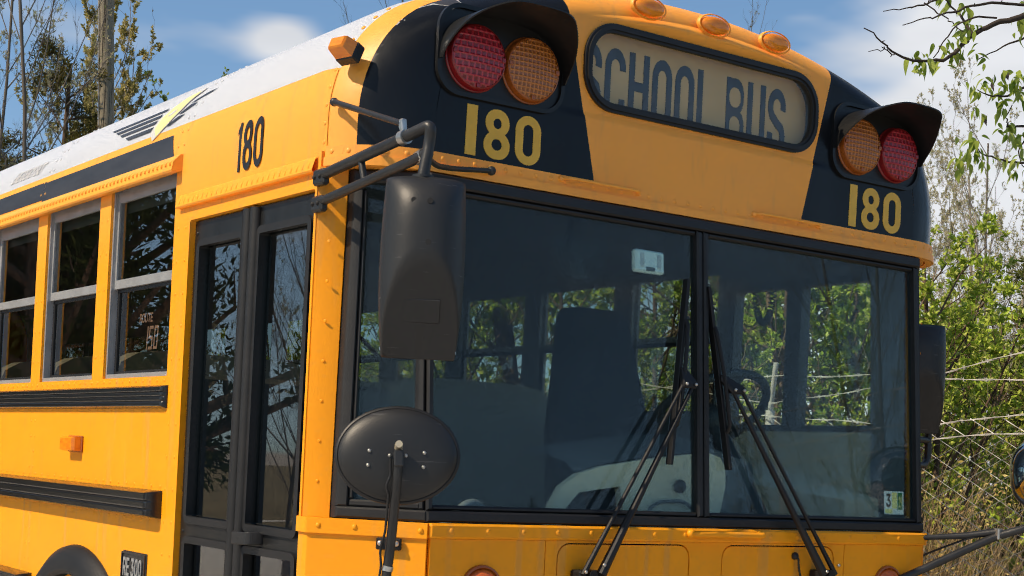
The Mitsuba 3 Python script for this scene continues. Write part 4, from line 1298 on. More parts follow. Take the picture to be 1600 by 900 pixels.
# dashboard: cream shell seen through the glass, grey top, dark opening and a knob
DB = f'{BUS}__dashboard'
ycurve = Polygon([(-.47, 1.40)] + [(x, z) for x, z in ((-.455, 1.50), (-.42, 1.56), (-.36, 1.60), (-.28, 1.625), (-.10, 1.655), (.08, 1.678), (.16, 1.684), (.205, 1.672), (.228, 1.64), (.232, 1.58), (.215, 1.50), (.19, 1.40))])
opening = Polygon([(-.43, 1.40), (-.40, 1.50), (-.355, 1.545), (-.20, 1.568), (-.165, 1.40)])
add(f'{DB}__cream_shell', ext_xz(ycurve.difference(opening), .03, .06), 'beige_plastic', 30)
add(f'{DB}__dark_opening', ext_xz(opening.buffer(.004), .062, .066), 'void_black', 30)
top_line = [(-.36, 1.60), (-.28, 1.625), (-.10, 1.655), (.08, 1.678), (.16, 1.684), (.205, 1.672), (.228, 1.64)]
tp = np.array([[[x, y, z + dz] for x, z in top_line] for y, dz in ((.05, .004), (.10, .035), (.22, .060), (.34, .058))])
add(f'{DB}__top_pad', grid(tp), 'dash_grey', 35)
add(f'{DB}__knob', trimesh.creation.icosphere(3, .021).apply_scale([1, .8, 1.05]).apply_translation([.030, .018, 1.575]), 'rubber', 40)
hoop = bend([[-.105, .02, 1.44], [-.10, .012, 1.500], [-.06, .012, 1.525], [.04, .012, 1.530], [.085, .012, 1.505], [.105, .02, 1.44]], .03)
add(f'{DB}__hoop', tube(hoop, .006, 8), 'dash_grey', 40)
pod = hull([[.25 + .06 * a, .12 + .3 * b, z] for a in (0, 1) for b in (0, 1) for z in (1.3, 1.64)] + [[.30, .2, 1.70], [.46, .36, 1.71], [.60, .30, 1.66], [.62, .24, 1.3]])
add(f'{DB}__instrument_pod', pod, 'dash_grey', 35)
add(f'{DB}__side_console', hull([[.86, .10, 1.2], [1.15, .16, 1.2], [.86, .10, 1.55], [1.15, .18, 1.56], [.90, 1.0, 1.62], [1.16, 1.0, 1.72], [.90, 1.0, 1.2], [1.16, 1.0, 1.2]]), 'beige_plastic', 35)
add(f'{DB}__lower_shelf', bx(-.95, .95, -.06, .26, 1.36, 1.405, .004), 'dash_grey', 30)
add(f'{BUS}__driver_side_panel', bx(1.150, 1.168, .14, 1.15, 1.4, 1.80, .004), 'beige_plastic', 30)
# driver's window frame
DW = f'{BUS}__driver_window'
fo = rrect(.20, 1.06, 1.80, 2.39, .03)
add(f'{DW}__frame', ext_yz(fo.difference(rrect(.225, 1.035, 1.825, 2.366, .02)).union(sbox(.655, 1.81, .735, 2.38)), HW - .06, HW - .01), 'dash_grey', 30)
v = np.array([[HW - .03, .21, 1.81], [HW - .03, 1.05, 1.81], [HW - .03, 1.05, 2.38], [HW - .03, .21, 2.38]])
add(f'{DW}__pane', trimesh.Trimesh(v, [[0, 1, 2], [0, 2, 3]], process=False), 'clear_glass', False)
# fan with its wire cage under the header
FN = f'{BUS}__fan'
fc = np.array([-.345, .10, 2.285])
rings = [tube(np.array([fc + [r * math.cos(a), -.03 * (1 - (r / .10) ** 2), r * math.sin(a)] for a in np.linspace(0, 2 * np.pi, 33)]), .0022, 5, cap=False) for r in np.linspace(.02, .105, 8)]
add(f'{FN}__cage', cat_(rings), 'interior_dark', 40)
add(f'{FN}__motor', cat_([tube([fc + [0, .0, 0], fc + [0, .09, 0]], .035, 14), tube([fc + [0, .06, 0], fc + [0, .06, .16]], .012, 8)]), 'interior_dark', 40)
bl_ = [hull([[0, 0, .01], [.035, .012, .085], [-.030, -.008, .088], [-.015, 0, .01], [0.03, .01, .06], [0, .004, .09]]) for _ in range(4)]
for i, b_ in enumerate(bl_):
    b_.apply_transform(trimesh.transformations.rotation_matrix(i * math.pi / 2, [0, 1, 0])); b_.apply_translation(fc)
    add(f'{FN}__blade', b_, 'interior_dark', 40)
# coiled radio cord hanging in a loop
t = np.linspace(0, 1, 340)
base = np.stack([.735 - .045 * np.cos(t * np.pi), .42 + 0 * t, 2.40 - .225 * np.sin(t * np.pi) ** .55], 1)
ang = t * 2 * np.pi * 30
tg = np.gradient(base, axis=0); tg /= np.linalg.norm(tg, axis=1, keepdims=True)
nrm_ = np.cross(tg, [0, 1.0, 0])
coil = base + .011 * (np.cos(ang)[:, None] * nrm_ + np.sin(ang)[:, None] * np.array([0, 1.0, 0]))
add(f'{BUS}__coiled_cord', tube(coil, .0030, 5), 'interior_dark', 40)
add(f'{BUS}__entrance_step', bx(-1.15, -.80, .14, .97, .36, .40, .006), 'interior_dark', 30)
add(f'{BUS}__entrance_step', bx(-.80, -.50, .14, .97, .62, .66, .006), 'interior_dark', 30)
add(f'{BUS}__entrance_handrail', tube(bend([[-1.05, .20, .75], [-.95, .22, 1.22], [-.55, .30, 1.52], [-.45, .32, 1.40]], .08), .014, 10), 'aluminium', 40)
# grab pole by the entrance steps
add(f'{BUS}__grab_pole', tube([[-.36, .98, .95], [-.36, .98, 2.0], [-.36, .98, 2.9]], .016, 10), 'steel', 40)
#VEG
# ------------------------------------------------------------------ ground
def ground_fn(p, n, uv):
    a = fbm(p.x * .7, p.y * .7, 0, 4); b = fbm(p.x * 9, p.y * 9, 0, 4)
    return mix(mix((0.10, 0.078, 0.045), (0.17, 0.135, 0.075), a), (0.06, 0.062, 0.03), smoothstep(.5, .7, b) * .6)


def gravel_fn(p, n, uv):
    d1, d2, w = mikit.voronoi(p.x * 45, p.y * 45)
    return mix(mix((0.44, 0.435, 0.42), (0.58, 0.57, 0.55), w), (0.33, 0.325, 0.31), smoothstep(.25, .0, d2 - d1) * .6 + .3 * fbm(p.x * .5, p.y * .5, 0, 3))


mat('soil', ground_fn, .95, spec=.2)
mat('gravel', gravel_fn, .95, spec=.2)
g_ = np.linspace(-1, 1, 61); gx, gy = np.meshgrid(np.sign(g_) * np.abs(g_) ** 2 * 180, np.sign(g_) * np.abs(g_) ** 2 * 180, indexing='ij')
gz = (meshkit.fbm(np.stack([gx * .15, gy * .15, gx * 0], -1), 3, 4) - .5) * .25 * np.clip((np.hypot(gx, gy) - 14) / 20, 0, 1) - .012
add('ground', grid(np.stack([gx, gy, gz], -1)), 'soil', True, kind='structure', label='bare soil and dead grass round the bus lot')
add('gravel_lot', grid(np.stack([*np.meshgrid(np.linspace(-40, 2.15, 8), np.linspace(-45, 30, 12), indexing='ij'), np.zeros((8, 12)) + .004], -1)), 'gravel', True, kind='structure', label='grey gravel lot under the bus')

# ------------------------------------------------------------------ vegetation materials
def vcol(key, rough=.55, trans=0.0, spec=.35):
    c = {'type': 'mesh_attribute', 'name': 'vertex_color'}
    if trans:
        scene[key] = {'type': 'principledthin', 'base_color': c, 'roughness': rough, 'diff_trans': trans, 'spec_trans': 0.0, 'eta': 1.4}
    else:
        scene[key] = {'type': 'twosided', 'bsdf': {'type': 'principled', 'base_color': c, 'roughness': rough, 'specular': spec}}
    return key


vcol('leaf', .5, .62)
vcol('brush_blade', .7, .5)
mat('bark_grey', lambda p, n, uv: mix((0.19, 0.17, 0.145), (0.09, 0.078, 0.066), fbm(p.x * 16, p.y * 16, p.z * 3, 4)), .9, spec=.2)
mat('bark_brown', lambda p, n, uv: mix((0.17, 0.115, 0.078), (0.060, 0.042, 0.030), smoothstep(.3, .7, fbm(p.x * 34, p.y * 34, p.z * 5, 4))), .9, spec=.2)
mat('bark_pale', lambda p, n, uv: mix((0.36, 0.325, 0.28), (0.22, 0.195, 0.165), fbm(p.x * 16, p.y * 16, p.z * 6, 4)), .9, spec=.2)
mat('pole_wood', lambda p, n, uv: mix(mix((0.32, 0.285, 0.21), (0.20, 0.178, 0.135), fbm(p.x * 46, p.y * 46, p.z * 1.1, 4)), (0.045, 0.038, 0.03), smoothstep(.60, .68, fbm(p.x * 60, p.y * 60, p.z * .7, 3))), .85, spec=.2,
    bump=lambda p, n, uv: fbm(p.x * 60, p.y * 60, p.z * 1.0, 3), bscale=.006)
mat('galvanised', lambda p, n, uv: mix((0.68, 0.67, 0.64), (0.48, 0.47, 0.45), fbm(p.x * 20, p.y * 20, p.z * 20, 3)), .45, metallic=.15)


def tubes(polys, radii, sides):
    """many polylines (each k x 3) with the same number of points -> one mesh, vectorised"""
    P = np.asarray(polys, float); R = np.asarray(radii, float)
    n, k = P.shape[:2]
    d = np.gradient(P, axis=1); d /= np.linalg.norm(d, axis=2, keepdims=True) + 1e-9
    a = np.where(np.abs(d[..., 2:]) < .8, np.array([0, 0, 1.0]), np.array([1.0, 0, 0]))
    u = np.cross(d, a); u /= np.linalg.norm(u, axis=2, keepdims=True) + 1e-9
    w = np.cross(d, u)
    th = np.arange(sides) * 2 * np.pi / sides
    V = P[:, :, None] + R[:, :, None, None] * (np.cos(th)[:, None] * u[:, :, None] + np.sin(th)[:, None] * w[:, :, None])
    idx = np.arange(n * k * sides).reshape(n, k, sides)
    A, B = idx[:, :-1], np.roll(idx, -1, 2)[:, :-1]
    C, D = np.roll(idx, -1, 2)[:, 1:], idx[:, 1:]
    F = np.vstack([np.stack([A.ravel(), B.ravel(), C.ravel()], 1), np.stack([A.ravel(), C.ravel(), D.ravel()], 1)])
    return V.reshape(-1, 3), F


class Tree:
    """a trunk with limbs that fork again and again; keeps the polylines of each level and the twig tips"""

    def __init__(self, seed, H, r0, kids, spread, up=.25, start=.25, ratio=.55, wob=.10, lean=(0, 0), kpts=6, twist=.6, trunk_top=1.0, thin=.58):
        self.thin = thin
        self.r = np.random.default_rng(seed); self.k = kpts
        self.levels = [[] for _ in range(len(kids) + 1)]
        self.tips = []
        d0 = np.array([lean[0], lean[1], 1.0]); d0 /= np.linalg.norm(d0)
        self.grow(np.zeros(3), d0, H * trunk_top, r0, 0, kids, spread, up, start, ratio, wob)

    def grow(self, p, d, L, r, lev, kids, spread, up, start, ratio, wob):
        R = self.r; k = self.k
        P = [p]; dd = d.copy()
        for i in range(k - 1):
            dd = dd + R.normal(0, wob * (1 if lev else .35), 3) + np.array([0, 0, up * (.35 if lev else .1)])
            dd /= np.linalg.norm(dd)
            P.append(P[-1] + dd * L / (k - 1))
        P = np.array(P); rr = r * np.linspace(1, .42 if lev < len(kids) else .3, k)
        if lev == 0:
            rr[0] *= 1.25
        self.levels[lev].append((P, rr))
        if lev == len(kids):
            self.tips.append((P[-1], dd, P)); return
        n = kids[lev]
        for j in range(n):
            t = start + (1 - start) * (j + R.uniform(.1, .9)) / n if lev == 0 else R.uniform(.2, 1.0)
            t = min(t, .999)
            i = t * (k - 1); a = int(i); q = P[a] + (P[min(a + 1, k - 1)] - P[a]) * (i - a)
            base = P[min(a + 1, k - 1)] - P[a]; base /= np.linalg.norm(base)
            az = R.uniform(0, 2 * np.pi)
            s = np.cross(base, [math.cos(az), math.sin(az), .13]); s /= np.linalg.norm(s)
            ang = spread * R.uniform(.7, 1.25)
            nd = base * math.cos(ang) + s * math.sin(ang)
            l = L * ratio * (1.15 - .62 * t if lev == 0 else 1 - .35 * t) * R.uniform(.75, 1.2)
            self.grow(q, nd, l, max(.0022, rr[a] * self.thin), lev + 1, kids, spread * .95, up, start, ratio, wob * 1.1)

    def mesh(self, levs, sides):
        V, F, o = [], [], 0
        for l, sdn in zip(levs, sides):
            if self.levels[l]:
                v, f = tubes([a for a, b in self.levels[l]], [b for a, b in self.levels[l]], sdn)
                V.append(v); F.append(f + o); o += len(v)
        return trimesh.Trimesh(np.vstack(V), np.vstack(F), process=False)


def leaves(points, dirs, size, aspect, cols, R, droop=.3, fold=.25, jitter=.35):
    """two-triangle folded leaves at the points; cols: list of colours mixed at random"""
    n = len(points)
    d = dirs + R.normal(0, 1.0, (n, 3)) * jitter * 2 - np.array([0, 0, droop])
    d /= np.linalg.norm(d, axis=1, keepdims=True) + 1e-9
    s = np.cross(d, R.normal(0, 1, (n, 3))); s /= np.linalg.norm(s, axis=1, keepdims=True) + 1e-9
    nn = np.cross(d, s)
    L = size * R.uniform(.6, 1.25, (n, 1)); W = L * aspect * .5
    m = points + d * L * .45
    V = np.stack([points, m + s * W + nn * W * fold, points + d * L - nn * L * .08, m - s * W + nn * W * fold], 1)
    F = np.arange(n)[:, None, None] * 4 + np.array([[0, 1, 2], [0, 2, 3]])
    C = np.asarray(cols, float)
    c = C[R.integers(0, len(C), n)] * R.uniform(.75, 1.2, (n, 1))
    return V.reshape(-1, 3), F.reshape(-1, 3), np.repeat(c, 4, 0)


def leaf_shape(v, f, c, m='leaf', **kw):
    return mikit.ply(trimesh.Trimesh(v, f, process=False), m, smooth=False, color=np.clip(c, 0, 1), **kw)


def along(tips, per, R, lo=.25):
    """points on the last twigs with outward directions"""
    P, D = [], []
    for tip, d, poly in tips:
        t = R.uniform(lo, 1.0, per) * (len(poly) - 1)
        a = np.minimum(t.astype(int), len(poly) - 2)
        P.append(poly[a] + (poly[a + 1] - poly[a]) * (t - a)[:, None]); D.append(np.repeat(d[None], per, 0))
    return np.vstack(P), np.vstack(D)


PROTO = {}


def proto(name, tree, bark, leaf=None, thin=5):
    n = len(tree.levels)
    d = {'trunk': mikit.ply(tree.mesh([0], [10]), bark, smooth=True), 'limbs': mikit.ply(tree.mesh(range(1, n), [6, 4, 3, 3, 3][:n - 1]), bark, smooth=True)}
    if leaf is not None:
        d['crown'] = leaf_shape(*leaf)
    PROTO[name] = d


def plant(key, kind, x, y, rot=0, sc=1.0, sz=None, label=None, cat='tree', group=None, z=0.0, tilt=0):
    k = numbered(key)
    tw = T().translate([x, y, z]).rotate([0, 0, 1], rot).scale([sc, sc, sz or sc])
    for part, shp in PROTO[kind].items():
        scene[f'{k}__{part}'] = {**shp, 'to_world': tw}
        if part != 'trunk':
            lab(f'{k}__{part}', kind='stuff')
    lab(k, label, cat, None, group)
    return k


YG = [(0.42, 0.52, 0.070), (0.34, 0.47, 0.060), (0.50, 0.58, 0.11), (0.24, 0.35, 0.050), (0.56, 0.60, 0.18)]
OLV = [(0.085, 0.095, 0.022), (0.12, 0.115, 0.030), (0.055, 0.068, 0.018)]
# leafy saplings (three forms)
for i, (sd, H, per, sz) in enumerate(((11, 3.5, 19, .047), (12, 3.2, 21, .044), (13, 3.9, 18, .050))):
    t = Tree(sd, H, .028, (15, 6, 4), .85, up=.22, start=.10, ratio=.42, wob=.13)
    R = np.random.default_rng(100 + sd)
    P, D = along(t.tips, per, R)
    proto(f'sapling{i}', t, 'bark_brown', leaves(P, D, sz, .55, YG, R, .35))
# grey bare trees
for i, (sd, H, kids) in enumerate(((21, 9.5, (16, 8, 6, 4)), (22, 8.0, (14, 8, 6, 4)))):
    t = Tree(sd, H, .044, kids, .60, up=.34, start=.20, ratio=.36, wob=.10, thin=.40)
    R = np.random.default_rng(200 + sd)
    P, D = along(t.tips, 4, R)
    sel = R.random(len(P)) < .75
    proto(f'bare{i}', t, 'bark_grey' if i == 0 else 'bark_pale', leaves(P[sel], D[sel], .045, .45, [(0.46, 0.42, 0.24), (0.40, 0.42, 0.20), (0.52, 0.45, 0.30)], R, 0))
# sparse dark bare tree with few twigs
t = Tree(31, 9.0, .034, (20, 7, 4), .58, up=.45, start=.12, ratio=.36, wob=.09, thin=.38)
R = np.random.default_rng(331); P, D = along(t.tips, 1, R); sel = R.random(len(P)) < .35
proto('sparse', t, 'bark_grey', leaves(P[sel], D[sel], .05, .4, [(0.20, 0.22, 0.09), (0.14, 0.13, 0.07)], R, 0))
# upright tree with tan-yellow young leaves
t = Tree(41, 9.3, .060, (30, 8, 3), .60, up=.48, start=.10, ratio=.36, wob=.10, thin=.42)
R = np.random.default_rng(441); P, D = along(t.tips, 34, R, .0)
proto('tan', t, 'bark_pale', leaves(P, D, .070, .5, [(0.52, 0.44, 0.17), (0.60, 0.51, 0.24), (0.42, 0.37, 0.12), (0.32, 0.31, 0.09)], R, .3))
# yellow-green sparse tree
t = Tree(51, 7.5, .05, (16, 6, 4), .60, up=.40, start=.25, ratio=.40, wob=.11)
R = np.random.default_rng(551); P, D = along(t.tips, 4, R, .3)
proto('limegreen', t, 'bark_grey', leaves(P, D, .08, .6, [(0.20, 0.27, 0.05), (0.16, 0.23, 0.05), (0.25, 0.30, 0.09)], R, .2))


# cedars: dense cones of little sprays
def cedar(sd, H, r, n, cols):
    R = np.random.default_rng(sd)
    t = Tree(sd, H, .07, (64, 7), 1.15, up=.10, start=.05, ratio=r / H * 1.0, wob=.06, thin=.4)
    P, D = [], []
    for tip, d, poly in t.tips:
        m = n
        q = R.uniform(.1, 1.1, m) * (len(poly) - 1); a = np.clip(q.astype(int), 0, len(poly) - 2)
        pts = poly[a] + (poly[a + 1] - poly[a]) * (q - a)[:, None] + R.normal(0, .075, (m, 3))
        P.append(pts); D.append(np.repeat(d[None], m, 0) + R.normal(0, .3, (m, 3)))
    P, D = np.vstack(P), np.vstack(D)
    return t, leaves(P, D, .095, .22, cols, R, -.15, .1, .30)


for i, (sd, H, r, n, cols) in enumerate(((61, 5.0, 1.25, 60, [(0.105, 0.125, 0.028), (0.15, 0.155, 0.038), (0.062, 0.080, 0.020)]), (62, 7.6, 1.5, 56, [(0.105, 0.100, 0.028), (0.16, 0.135, 0.042), (0.065, 0.068, 0.020)]))):
    t, lf = cedar(sd, H, r, n, cols)
    proto(f'cedar{i}', t, 'bark_brown', lf)
# stout tree with a brown trunk, seen through the bus windows
t = Tree(71, 6.0, .105, (9, 6, 4), .75, up=.25, start=.20, ratio=.48, wob=.12, lean=(-.06, .10))
R = np.random.default_rng(771); P, D = along(t.tips, 10, R)
proto('stout', t, 'bark_brown', leaves(P, D, .065, .55, YG + OLV, R, .3))

# ---- trees in view
plant('bare_tree', 'sparse', 3.09, 16.6, 40, 1.10, label='slender bare tree at the far left, nearest the left edge of the sky')
plant('bare_tree', 'bare0', 3.3, 19.6, 10, .92, label='grey twiggy tree behind the slender bare tree at the left edge')
plant('budding_tree', 'tan', 6.75, 26.1, 70, .98, label='tall tree with tan young leaves behind the utility pole')
plant('budding_tree', 'tan', 7.95, 27.4, 200, .88, label='smaller tan-leaved tree to the right of the utility pole')
plant('cedar', 'cedar1', 5.6, 23.2, 0, 1.06, label='brownish olive cedar left of the utility pole', cat='cedar')
plant('cedar', 'cedar1', 7.1, 24.0, 140, 1.0, label='low olive cedar behind the foot of the utility pole', cat='cedar')
plant('cedar', 'cedar1', 4.5, 22.6, 220, .86, label='small olive cedar behind the twigs of the slender bare tree', cat='cedar')
plant('lime_tree', 'limegreen', 8.75, 24.9, 20, 1.02, label='pale green treetop just above the white roof, right of the pole')
plant('bare_tree', 'sparse', 9.3, 18.2, 120, 1.02, label='bare twigs rising above the roof behind the left front corner')
plant('bare_tree', 'sparse', 11.4, 12.9, 200, .84, label='bare twigs rising above the marker lamps of the roof')
for i, (x, y, r, s, kd) in enumerate(((14.1, 11.0, 0, .72, 1), (16.1, 12.1, 80, .80, 1), (14.0, 9.9, 160, .66, 0), (15.2, 10.2, 250, .74, 1), (12.3, 8.6, 30, .62, 1), (17.5, 12.2, 300, .66, 0), (16.6, 11.0, 120, .66, 1), (13.2, 9.6, 200, .56, 1), (18.2, 11.6, 40, .70, 1))):
    plant('bare_tree', f'bare{kd}', x, y, r, s, label='pale twiggy bare tree standing beyond the green saplings on the right', group='bare trees beyond the saplings on the right')
plant('sapling', 'sapling0', 4.43, 2.60, 0, .93, label='yellow-green leafy sapling right of the bus, in the middle of the gap', cat='sapling')
plant('sapling', 'sapling1', 4.1, 2.9, 130, .88, label='leafy sapling half hidden by the front right edge of the bus', cat='sapling')
plant('sapling', 'sapling2', 5.6, 3.6, 210, .80, label='leafy sapling between the yellow-green sapling and the cedar', cat='sapling')
plant('sapling', 'sapling1', 5.3, 2.5, 300, .62, label='low leafy sapling in front of the dark cedar', cat='sapling')
plant('cedar', 'cedar0', 7.35, 3.75, 0, .76, label='dark olive cedar at the right edge behind the barbed wire', cat='cedar')
plant('cedar', 'cedar0', 9.3, 5.0, 90, .74, label='dark cedar behind the one at the right edge', cat='cedar')
plant('stout_tree', 'stout', 3.5, 5.45, 0, .85, .60, label='stout brown trunk seen through the bus windows behind the driver seat')
vs = [(2.9, 2.75, 50, .78, 2), (3.35, 2.9, 0, .98, 0), (3.7, 2.5, 80, .95, 1), (3.9, 3.2, 160, 1.0, 2), (3.15, 3.6, 220, .95, 1), (2.95, 4.4, 10, .9, 0)]
for i, (x, y, r, s, kd) in enumerate(vs):
    plant('sapling', f'sapling{kd}', x, y, r, s, label='leafy green sapling seen through the driver window', cat='sapling', group='saplings seen through the driver window')
R = np.random.default_rng(6)
n = 0
while n < 12:
    x, y = R.uniform(3.1, 8.5), R.uniform(10, 24)
    rel = np.array([x, y, 1.62]) - CAM
    u = CXP + FPX * (rel @ RIGHT) / (rel @ FWD)
    if 330 < u < 640:
        plant('sapling', f'sapling{n % 3}', x, y, R.uniform(0, 360), R.uniform(.8, 1.0), label='leafy sapling hidden behind the bus, glimpsed through its side windows', cat='sapling', group='saplings glimpsed through the side windows')
        n += 1
R = np.random.default_rng(5)
for i in range(14):
    x = R.uniform(9, 14); y = (x + 3.14) * R.uniform(.70, .86) - 3.65
    plant('sapling', f'sapling{i % 3}', x, y, R.uniform(0, 360), R.uniform(.8, 1.05), label='leafy sapling at the back of the thicket right of the bus', cat='sapling', group='saplings at the back of the thicket')
n = 0
while n < 16:
    x, y = R.uniform(3.1, 8.5), R.uniform(3.5, 16)
    rel = np.array([x, y, 1.62]) - CAM
    u = CXP + FPX * (rel @ RIGHT) / (rel @ FWD)
    if u > 1150 or u < 640:
        continue
    plant('sapling', f'sapling{R.integers(0, 3)}', x, y, R.uniform(0, 360), R.uniform(.85, 1.0), label='leafy sapling in the thicket seen through the tinted bus windows', cat='sapling', group='saplings of the thicket beyond the bus')
    n += 1
# ---- trees mirrored in the glass, beside and in front of the bus (outside the frame)
for i, (kd, x, y, r, sc) in enumerate((('bare1', 2.75, -1.3, 0, .27), ('bare0', 2.9, -2.0, 70, .24), ('bare1', 2.8, -2.7, 150, .28), ('sparse', 3.2, -2.2, 0, .42), ('sparse', 3.9, -3.0, 140, .46), ('sapling0', 3.6, -1.5, 40, .52), ('sapling1', 4.6, -2.6, 200, .60), ('sapling2', 3.4, -.6, 300, .62), ('sapling0', 5.2, -.3, 90, .8), ('sapling1', 4.4, .6, 10, .85))):
    if kd[0] == 'b':
        plant('bare_shrub', kd, x, y, r, sc, label='leafless shrub by the fence, mirrored low in the windshield', cat='shrub', group='leafless shrubs mirrored in the windshield')
    elif kd == 'sparse':
        plant('bare_tree', kd, x, y, r, sc, label='young bare tree mirrored in the right half of the windshield', group='bare trees mirrored in the windshield')
    else:
        plant('sapling', kd, x, y, r, sc, label='low sapling by the fence, mirrored in the right half of the windshield', cat='sapling', group='saplings mirrored in the windshield')
# tall conifers far off on the door side and across the lot, and some bare trees before them
t = Tree(81, 11.0, .14, (44, 4), 1.1, up=.08, start=.03, ratio=.26, wob=.06)
Rc = np.random.default_rng(881)
P, D = [], []
for tip, d, poly in t.tips:
    q = Rc.uniform(.0, 1.1, 70) * (len(poly) - 1); a = np.clip(q.astype(int), 0, len(poly) - 2)
    P.append(poly[a] + (poly[a + 1] - poly[a]) * (q - a)[:, None] + Rc.normal(0, .15, (70, 3))); D.append(np.repeat(d[None], 70, 0))
proto('conifer', t, 'bark_brown', leaves(np.vstack(P), np.vstack(D), .18, .30, [(0.045, 0.058, 0.020), (0.060, 0.072, 0.024), (0.030, 0.040, 0.015)], Rc, .1))
for i in range(24):
    y = 12 + 24 * (i + R.uniform(0, .8)) / 24; sl = R.uniform(.20, .315)
    plant('conifer', 'conifer', -1.4 - sl * (y - 1.5), y, R.uniform(0, 360), R.uniform(.75, 1.05), label='tall dark conifer mirrored in the door side windows', cat='conifer', group='conifers mirrored in the door side windows')
for i in range(14):
    a_ = math.atan2(-.86, -.48) + R.uniform(-.32, .30); r_ = R.uniform(25, 31)
    plant('conifer', 'conifer', -1.2 + r_ * math.sin(a_), r_ * math.cos(a_), R.uniform(0, 360), R.uniform(.40, .46), label='low conifer across the lot, mirrored in the corner pane', cat='conifer', group='low conifers mirrored in the corner pane')
for i in range(5):
    y = R.uniform(9, 16); sl = R.uniform(.46, .56)
    plant('bare_tree', ('bare0', 'sparse')[i % 2], -1.4 - sl * (y - .6), y, R.uniform(0, 360), R.uniform(.55, .85), label='bare tree mirrored in the door glass', group='bare trees mirrored in the door glass')
for i in range(22):
    x = 5 + 90 * (i + R.uniform(0, .8)) / 22; y = -R.uniform(60, 70) + .2 * max(0, x - 30)
    plant('conifer', 'conifer', x, y, R.uniform(0, 360), R.uniform(.6, .8), label='conifer of the low far wood across the lot in front of the bus', cat='conifer', group='conifers of the far wood in front of the bus')

# ------------------------------------------------------------------ van parked beyond the door side (seen only as a reflection)
VN = numbered('parked_van')
lab(VN, 'silver van parked on the gravel, mirrored in the right leaf of the door', 'van')
VX, VY = -5.65, 8.5                       # front end (faces the bus), centre line
mat('silver_paint', (0.30, 0.31, 0.32), .22, metallic=.3, coat=.6)
mat('van_glass', (0.01, 0.012, 0.014), .06, coat=.5)
vw = lambda P: np.array([[VX - y, VY + x, z] for x, y, z in P])
prof_v = [(0.0, .45), (.0, .80), (.10, .98), (.85, 1.14), (1.55, 1.90), (2.0, 2.10), (3.2, 2.16), (5.0, 2.10), (5.15, 1.2), (5.12, .45)]
secs = []
for wx, ins in ((-.96, .16), (-.93, .06), (-.80, .015), (0, 0), (.80, .015), (.93, .06), (.96, .16)):
    secs.append(vw([[wx * (1 - .10 * max(0, z - 1.1)), y + (ins if y < 2.5 else -ins), z - (ins * .5 if z > 1 else 0)] for y, z in prof_v]))
body_v = cat_([grid(np.array(secs)), trimesh.Trimesh(secs[0], [[0, i, i + 1] for i in range(1, 9)], process=False), trimesh.Trimesh(secs[-1], [[0, i, i + 1] for i in range(1, 9)], process=False)])
add(f'{VN}__body', body_v, 'silver_paint', 50)
wsv = [[sx * (.74 - .05 * t), .93 + .58 * t - .012, 1.22 + .62 * t + .012] for t in (0, 1) for sx in (-1, 1)]
add(f'{VN}__windshield', hull(np.vstack([vw(wsv), vw([[p[0], p[1] + .03, p[2] - .01] for p in wsv])])), 'van_glass', 30)
for sx in (-1, 1):
    for y0, y1 in ((1.7, 2.5), (2.6, 3.7), (3.8, 4.8)):
        add(f'{VN}__side_window', hull(vw([[sx * (.955 - .10 * (z - 1.1) + d), y, z] for y in (y0, y1) for z in (1.28, 1.84) for d in (-.02, .008)])), 'van_glass', 30)
    for yw in (.95, 4.2):
        add(f'{VN}__wheel', tube(vw([[sx * .75, yw, .35], [sx * .94, yw, .35]]), .35, 24), 'tyre', 30)
    add(f'{VN}__headlight', hull(vw([[sx * x, y, z] for x, y in ((.55, .0), (.80, .06)) for z in (.72, .90) for y in (y - .012, y + .04)])), 'chrome', 30)

# ------------------------------------------------------------------ utility pole
zz = np.linspace(0, 11.5, 30)
pl = np.stack([6.14 - .0464 * zz, 21.75 + .018 * zz, zz], 1)
PK = numbered('utility_pole')
th = np.arange(25) * 2 * np.pi / 24
Rn = np.random.default_rng(3)
Pg = np.array([[[p[0] + (.150 - .0022 * p[2]) * (1 + .012 * math.sin(5 * a + p[2] * .3)) * math.cos(a), p[1] + (.150 - .0022 * p[2]) * math.sin(a), p[2]] for a in th] for p in pl])
add(f'{PK}__post', grid(Pg), 'pole_wood', True)
add(f'{PK}__ground_wire', tube([p + np.array([-.150, -.045, 0]) * (1 - .003 * p[2]) for p in pl], .006, 6), 'decal_grey', True)
lab(PK, 'weathered wooden utility pole rising above the white roof', 'pole')

# ------------------------------------------------------------------ chain-link fence with barbed wire
FX = 2.40
FE = numbered('chain_link_fence')
lab(FE, 'galvanised chain link fence along the right side of the bus lot', 'fence')
pitch, Hf = .090, 1.90
nz_ = int(Hf / (pitch / 2))
zig = np.array([[(.0022 if i % 2 else -.0022), (.046 if i % 2 else -.046), .03 + i * pitch / 2] for i in range(nz_)])
v_, f_ = tubes([zig], [np.full(len(zig), .0029)], 4)
wire = mikit.ply(trimesh.Trimesh(v_, f_, process=False), 'galvanised', smooth=True)
for i in range(160):
    k = f'{FE}__wire' + (f'_{i:03d}' if i else '')
    scene[k] = {**wire, 'to_world': T().translate([FX, -2.2 + i * pitch, (i % 2) * pitch / 2])}
for i, y in enumerate((-2.2, 2.12, 5.2, 8.2, 11.2)):
    k = f'{FE}__post' + (f'_{i:03d}' if i else '')
    add(k, tube([[FX + .035, y, 0], [FX + .035, y, 1.96]], .024, 12), 'galvanised', 40)
    add(f'{k}__arm', tube([[FX + .035, y, 1.95], [FX - .01, y - .07, 2.17], [FX - .012, y - .075, 2.20]], .014, 10), 'galvanised', 40)


